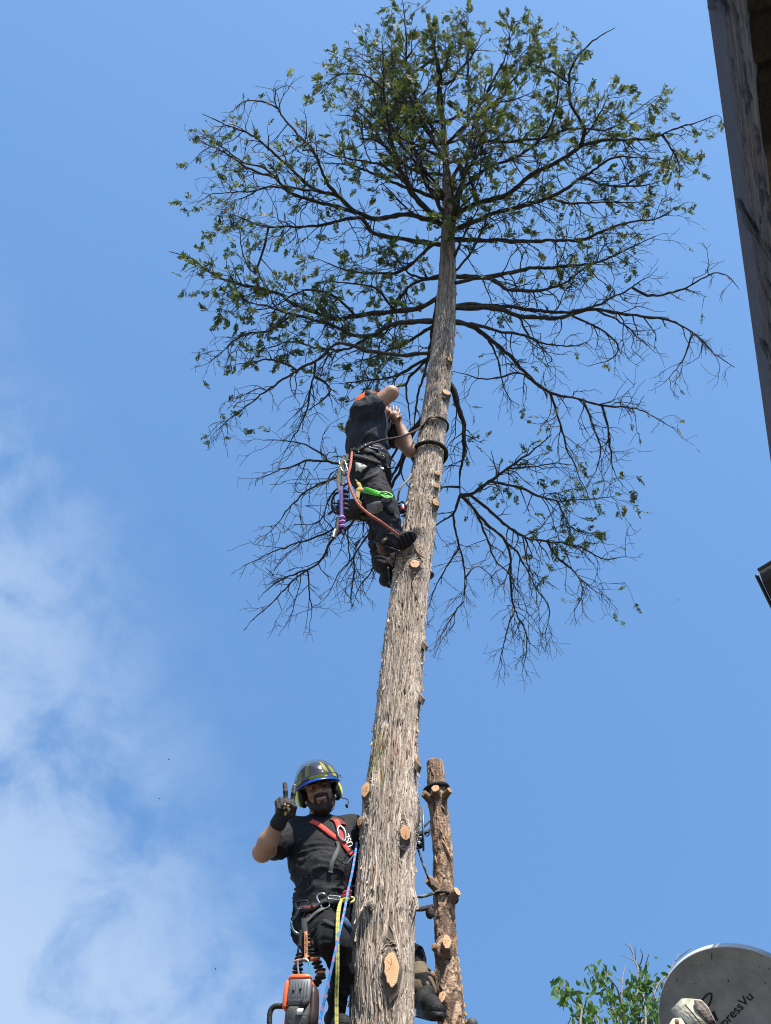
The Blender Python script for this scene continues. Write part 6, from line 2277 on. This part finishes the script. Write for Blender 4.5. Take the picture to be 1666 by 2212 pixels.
band([P(660.5, 2010, YW), P(661, 2030, YW), P(661, 2055, YW), P(661, 2079, YW)], [(0, -1, 0)] * 4, .0165, .005).build('strap', mat('orange_tan_strap', (.62, .26, .12), .7, .15, 30.0, .3, 120.0), st_)
for k in range(9):
    MB().box(P(661 + (k % 2) * .8, 2021 + k * 4.5, YW - .0055), (.0065, .002, .0035 + .002 * (k % 3)), bevel=.0005).build('stitch', M_black, st_)
carabiner(657, 2092, YW - .01, 24, 36, 10, 2.2, M_steel, mat('green_anodised', (.02, .55, .25), .3, .1, metal=.6), 'green gated silver carabiner holding the lower climber\'s chainsaw', None)
bl_ = empty('strap_link', P(648, 2033, YW + .02))
tag(bl_, 'black split strap link hanging left of the orange saw strap', 'strap link')
band([P(650, 2008, YW + .02), P(649, 2025, YW + .02), P(648, 2044, YW + .02)], [(0, -1, 0)] * 3, .016, .008).build('strap', M_blackweb, bl_)
for x0, x1 in ((645, 643), (652, 656)):
    MB().tube([P(648, 2040, YW + .02), P(x0, 2048, YW + .02), P(x1, 2064, YW + .02)], .0055, 6).build('leg', M_blackweb, bl_)
M_orw = mat('orange_black_elastic', (.62, .20, .08), .75, .2, 30.0, .4, 150.0)


def bungee(pts, w, label, seed):
    p = cat(pts, 6)
    L = np.linalg.norm(np.diff(p, axis=0), axis=1).sum()
    n = int(L / .0145)
    idx = np.linspace(0, len(p) - 1, n)
    e = empty('elastic_strop', p[0])
    tag(e, label, 'strop')
    rs_ = np.random.default_rng(seed)
    for k in range(n):
        i0 = int(min(len(p) - 2, idx[k]))
        c = p[i0] + (p[i0 + 1] - p[i0]) * (idx[k] - i0)
        ww = w * rs_.uniform(.85, 1.12)
        MB().ell(c + rs_.normal(0, .002, 3), (ww, ww * .7, .0088), np.array(Matrix.Rotation(rs_.uniform(-.35, .15), 3, 'Y')), seg=12, rings=7).build('coil', M_orw if (k % 4) in (2,) else M_black, e)


bungee([P(649, 2060, YW + .03), P(645, 2082, YW + .03), P(643, 2104, YW + .03), P(647, 2120, YW + .04)], .026, 'bunched black and orange elastic strop left of the orange saw strap', 1)
bungee([P(677, 2052, YW + .03), P(682, 2075, YW + .03), P(690, 2095, YW + .03), P(693, 2107, YW + .02), P(684, 2118, YW + .03), P(680, 2128, YW + .05)], .026, 'bunched black and orange elastic strop right of the orange saw strap', 2)
bungee([P(668, 2020, YW + .06), P(668, 2050, YW + .06), P(668, 2075, YW + .06)], .014, 'dark elastic strop hanging directly behind the orange saw strap', 3)
w_ = band([P(672, 2030, YW + .05), P(681, 2048, YW + .05), P(692, 2057, YW + .05), P(703, 2054, YW + .06), P(711, 2046, YW + .1)], [(.2, -1, 0)] * 5, .012, .004)
tag(w_.build('loop_strap', M_blackweb, None, world_loc=P(672, 2030, YW)), 'thin black strap drooping in a loop under the lower climber\'s thigh', 'strap')
w_ = band([P(709, 2047, YW + .1), P(712, 2075, YW + .08), P(714, 2110, YW + .06), P(714, 2140, YW + .05), P(709, 2150, YW + .05)], [(.2, -1, 0)] * 5, [.010] * 20 + [.018] * 5, .004)
tag(w_.build('hanging_strap', M_blackweb, None, world_loc=P(709, 2047, YW)), 'thin black strap tail hanging left of the blue rope', 'strap')

# ------------------------------------------------------------------ rigging between the two trunks
zr1 = sz_of(1706)
rope('trunk_collar', ring_round(zr1, s_axis, s_rad, .015, .012, 20, sag=.0), .0140, (.014, .013, .013), 'black rope ring round the slim brown trunk at its upper sawn stubs', 'rope ring', closed=True, per=6, seed=12)
zr2 = sz_of(1940)
rp_ = ring_round(zr2, s_axis, s_rad, .014, -.01, 20)
rope('rope', np.concatenate(([P(893, 1932, 5.62), P(905, 1937, 5.62), P(920, 1935, 5.62)], [rp_[k % 20] for k in range(12, 24)])), .0085, (.03, .027, .022), 'dark rope tied level from the tall trunk round the slim brown trunk', 'rope', fleck=((.22, .21, .16), .16, .5), seed=13)
br = cat([P(889, 1963, 5.50), P(905, 1964, 5.60), P(920, 1962, 5.66), P(936, 1958, 5.70)], 6)
MB().tube(br, .0125 * (1 + .3 * (np.random.default_rng(4).random(len(br)) - .5)), 8).build('branch', M_limb, stem2)
MB().ell(P(929, 1972, 5.68), (.024, .022, .034), seg=12, rings=8).build('knot', M_limb, stem2)
MB().ell(P(1020, 2214, 5.62), (.030, .03, .034), seg=16, rings=10).build('knot', M_dk_pl, stem2)
rig = empty('rigging_block', P(905, 1810, 5.62))
tag(rig, 'black rigging pulley block with a steel bar wedged between the two trunks', 'pulley block')
YR = 5.62
MB().tube([P(913.5, 1742, YR - .02), P(914.5, 1790, YR - .02), P(915, 1838, YR - .02)], .0058, 8).build('bar', mat('grey_steel_bar', (.13, .125, .12), .45, .3, 40.0, metal=.7), rig)
for y, h in ((1803, .038), (1815, .03)):
    MB().box(P(905, y, YR), (.040, .05, h), np.array(Matrix.Rotation(R(-18 if y < 1810 else 4), 3, 'Y')), bevel=.006).build('cheek_plate', M_dkmetal, rig)
for k in range(3):
    t_ = np.linspace(0, 2 * np.pi, 16)
    c0 = P(904, 1820 + k * 4, YR)
    MB().tube(np.stack((c0[0] + .022 * np.cos(t_), c0[1] + .022 * np.sin(t_), c0[2] + 0 * t_), -1), .0055, 7).build('sheave', M_dkmetal if k != 1 else M_steel, rig)
MB().tube(cat([P(902, 1803, YR), P(914, 1800, YR), P(924, 1797, YR), P(930, 1790, YR + .02)], 6), .008, 7).build('arm', M_black, rig)
MB().tube(cat([P(916, 1786, YR + .02), P(922, 1780, YR + .03), P(930, 1772, YR + .05)], 6), .006, 7).build('arm', M_black, rig)
MB().tube(cat([P(918, 1800, YR), P(923, 1795, YR), P(928, 1800, YR), P(923, 1806, YR)], 5, True), .0045, 7).build('eye', M_dkmetal, rig)
rope('rope', [P(902, 1830, YR), P(911, 1858, YR), P(921, 1885, YR), P(933, 1915, YR + .04)], .0058, (.035, .032, .028), 'thin grey black rope slanting from the pulley block down to the slim trunk', 'rope', fleck=((.20, .19, .16), .05, .4), seed=14)
rope('rope', [P(990, 2070, 5.80), P(994, 2105, 5.78), P(1000, 2155, 5.76), P(1005, 2190, 5.75), P(1009, 2230, 5.74), P(1015, 2600, 5.7), np.array((.62, 5.6, .02))], .0062, (.035, .16, .30), 'blue and orange rope running down the right edge of the slim brown trunk', 'rope', fleck=((.55, .28, .06), .05, .5), seed=15)

# ------------------------------------------------------------------ satellite dish at the lower right
DC = P(1604, 2225, 3.25)
DN = np.array((-.45, -.60, -.66))
DN /= np.linalg.norm(DN)
vx = P(1628, 2203, 3.25) - P(1604, 2225, 3.25)
DX = vx - DN * (vx @ DN)
DX /= np.linalg.norm(DX)
DY = np.cross(DN, DX)
DF = np.stack((DX, DY, DN), -1)
DR, DD = 0.235, 0.040
sd_ = empty('satellite_dish', DC)
tag(sd_, 'grey dirt-spotted satellite dish with black lettering, cut off at the lower right corner', 'satellite dish')
M_dish = mat('weathered_grey_dish_paint', (.31, .32, .33), .6, .2, 18.0, 0.15, 60.0, col2=(.385, .39, .395), stretch=(1, 1, .25))
M_rim = mat('dish_rim_paint', (.46, .47, .49), .45, .08, 9.0)
nr_, na_ = 26, 96
rr_ = np.linspace(0, 1, nr_)
aa_ = np.arange(na_) * 2 * np.pi / na_
rg2, ag2 = np.meshgrid(rr_, aa_, indexing='ij')
zf = DD * (rg2 ** 2 - 1)


def dishp(x, y, z):
    return DC + np.stack((x, y, z), -1) @ DF.T


front = dishp(DR * rg2 * np.cos(ag2), DR * rg2 * np.sin(ag2), zf)
back = dishp(DR * 1.0 * rg2 * np.cos(ag2), DR * rg2 * np.sin(ag2), zf - .004)
i = np.arange(nr_ - 1)[:, None] * na_
j = np.arange(na_)[None]
k = (j + 1) % na_
q = np.stack((i + j, i + na_ + j, i + na_ + k, i + k), -1).reshape(-1, 4)
nvf = nr_ * na_
from_arrays('reflector', np.concatenate((front.reshape(-1, 3), back.reshape(-1, 3))), np.concatenate((q, q[:, ::-1] + nvf)), None, M_dish, sd_)
bvD = bvh_of(front.reshape(-1, 3), q)
lipc = []
for s_, z_ in ((1.0, .0), (1.004, .0012), (1.012, .0), (1.016, -.006), (1.016, -.022), (1.010, -.024), (1.0, -.006)):
    lipc.append(dishp(DR * s_ * np.cos(aa_), DR * s_ * np.sin(aa_), np.full(na_, z_)))
n = len(lipc)
i = np.arange(n - 1)[:, None] * na_
j = np.arange(na_)[None]
k = (j + 1) % na_
from_arrays('rim', np.concatenate(lipc), np.stack((i + j, i + na_ + j, i + na_ + k, i + k), -1).reshape(-1, 4), None, M_rim, sd_)
M_ink = mat('black_print', (.016, .018, .022), .6, .1)
conform_text('ExpressVu', bvD, 1582, 2190, 46, 30, M_ink, sd_, 'lettering', .0012, 3.25, .93)
DZ = lambda cx, cy: (1432.8 + .14 * cx, 2032.5 + .14 * cy)
strap_on('emblem_arc', bvD, [DZ(*p) for p in ((596, 925), (625, 880), (665, 835), (712, 808), (742, 818), (745, 860), (728, 925), (698, 1005))], .0052, M_ink, sd_, .0006, 3.25, .0008)
strap_on('emblem_stroke', bvD, [DZ(*p) for p in ((765, 1085), (795, 1150), (830, 1228))], .0085, M_ink, sd_, .0006, 3.25, .0008)
dk, lt = MB(), MB()
for (x, y, s_) in ((592, 362, 1.5), (417, 378, 1.2), (490, 390, .8), (208, 605, 1.6), (292, 650, .9), (535, 675, 1), (552, 607, 1), (1005, 612, 1.7), (1000, 598, 1), (770, 685, .7), (1490, 408, 1), (1632, 428, 1.7), (1550, 520, 1), (1577, 650, 1.7), (1510, 230, 1.4), (1480, 965, .8), (740, 395, .8), (488, 652, 1.3), (900, 740, .6), (140, 1010, .7), (1240, 590, .6)):
    p_, n_ = on(bvD, *DZ(x, y), .0006, 3.25)
    dk.ell(p_, (.0010 * s_, .0008 * s_, .0014 * s_), seg=7, rings=5)
p0, _ = on(bvD, *DZ(748, 188), .0006, 3.25)
p1, _ = on(bvD, *DZ(748, 285), .0006, 3.25)
dk.tube([p0, p1], .0009, 5)
for (x, y, s_) in ((672, 237, 1), (708, 318, 1.4), (875, 288, 1), (780, 343, .9), (538, 530, 1.5), (488, 636, 1.3), (920, 430, 1.1), (968, 565, 1.8), (1065, 393, .9), (782, 535, .9), (1300, 262, 1), (290, 868, 1.2), (420, 843, .9), (1145, 757, .8), (55, 1185, 1), (860, 680, 1.0)):
    p_, n_ = on(bvD, *DZ(x, y), .0006, 3.25)
    lt.ell(p_, (.0011 * s_, .0009 * s_, .0011 * s_), seg=7, rings=5)
tag(dk.build('dirt_spot', M_black, sd_), kind='stuff')
tag(lt.build('bird_spatter', M_white, sd_), kind='stuff')
# feed: weathered twin low-noise blocks on an arm, in front of the reflector
M_cream = mat('yellowed_plastic', (.40, .36, .25), .7, .45, 22.0, .5, 70.0, col2=(.58, .54, .42))
M_grime = mat('flaking_grime', (.11, .085, .075), .95, .6, 55.0, 1.0, 130.0, col2=(.30, .25, .23))
YN = 2.99


def block(name, poly, thick, m, parent):
    """prism with its outline given facing the camera and real depth behind"""
    a = np.array([P(x, y, Y_) for x, y, Y_ in poly])
    nrm2 = np.cross(a[1] - a[0], a[2] - a[0])
    nrm2 /= np.linalg.norm(nrm2)
    if nrm2 @ (a[0] - CAM) < 0:
        nrm2 = -nrm2
    b_ = a + nrm2 * thick
    n = len(a)
    bm_ = bmesh.new()
    va = [bm_.verts.new(v) for v in a]
    vb = [bm_.verts.new(v) for v in b_]
    bm_.faces.new(va)
    bm_.faces.new(vb[::-1])
    for k in range(n):
        bm_.faces.new((va[k], vb[k], vb[(k + 1) % n], va[(k + 1) % n]))
    bmesh.ops.recalc_face_normals(bm_, faces=bm_.faces[:])
    bmesh.ops.bevel(bm_, geom=bm_.edges[:], offset=.0022, segments=2, affect='EDGES')
    return MB().bm(bm_).build(name, m, parent)


fh = empty('feedhorn', P(1510, 2190, YN))
put(fh, sd_)
fh.name = 'feedhorn'
z4 = lambda cx, cy, Y_: (*DZ(cx, cy), Y_)
block('casing', [z4(250, 1082, YN), z4(440, 888, YN), z4(600, 908, YN + .01), z4(700, 1010, YN), z4(860, 1330, YN - .02), z4(700, 1500, YN - .03), z4(560, 1420, YN - .03)], .05, M_cream, fh)
block('flaking_face', [z4(470, 905, YN - .006), z4(598, 915, YN - .004), z4(690, 1020, YN - .008), z4(845, 1325, YN - .028), z4(700, 1230, YN - .026), z4(580, 1100, YN - .018), z4(500, 1010, YN - .012)], .004, M_grime, fh)
band([P(*DZ(335, 985), YN - .006), P(*DZ(430, 1090), YN - .012), P(*DZ(560, 1250), YN - .026), P(*DZ(680, 1420), YN - .034)], [DN * -1 * 0 + np.array((-.1, -1, -.3))] * 4, .0035, .0012).build('seam', M_black, fh)
fh2 = empty('feedhorn', P(1462, 2212, YN))
put(fh2, sd_)
block('casing', [z4(60, 1320, YN - .01), z4(155, 1180, YN), z4(285, 1180, YN), z4(350, 1290, YN), z4(420, 1480, YN - .02), z4(180, 1520, YN - .02)], .05, M_cream, fh2)
block('flaking_face', [z4(175, 1200, YN - .006), z4(240, 1200, YN - .005), z4(258, 1240, YN - .006), z4(245, 1290, YN - .008), z4(200, 1300, YN - .009)], .003, mat('brown_stain', (.22, .13, .05), .9, .5, 50.0), fh2)
MB().tube(cat([P(1500, 2240, YN + .0), P(1560, 2320, 3.02), DC - DY * DR * .98 - DN * .0], 8), .013, 8).build('feed_arm', M_rim, sd_)
MB().tube(cat([DC - DN * .045, DC - DN * .10, DC - DN * .12 + np.array((.10, .06, .02)), np.array(hp(Q0 + .03, 3.55, ZB + .12))], 8), .02, 8).build('mount_arm', M_rim, sd_)

# ------------------------------------------------------------------ chips of wood drifting down
ch_me = None
for i_, (x, y, Y_, lb) in enumerate(((365, 1640, 4.6, 'tiny dark wood chip in the air far left of the trunk at cloud height'), (345, 1725, 4.7, 'tiny dark wood chip in the air left of the lower climber\'s helmet'), (1465, 1296, 5.0, 'tiny dark wood chip in the open sky right of the drooping branches'),
                                     (1577, 755, 5.2, 'tiny dark wood chip in the sky beside the fascia board'), (466, 2093, 4.4, 'tiny dark wood chip in the cloud left of the chainsaw'))):
    if ch_me is None:
        o = MB().box((0, 0, 0), (.007, .003, .005), bevel=.001).build('wood_chip', M_limb)
        ch_me = o.data
    else:
        o = bpy.data.objects.new('wood_chip', ch_me)
        COL.objects.link(o)
    o.location = tuple(P(x, y, Y_))
    o.rotation_euler = (i_, i_ * 2.1, i_ * .7)
    tag(o, lb, 'wood chip', 'wood chips drifting in the air')
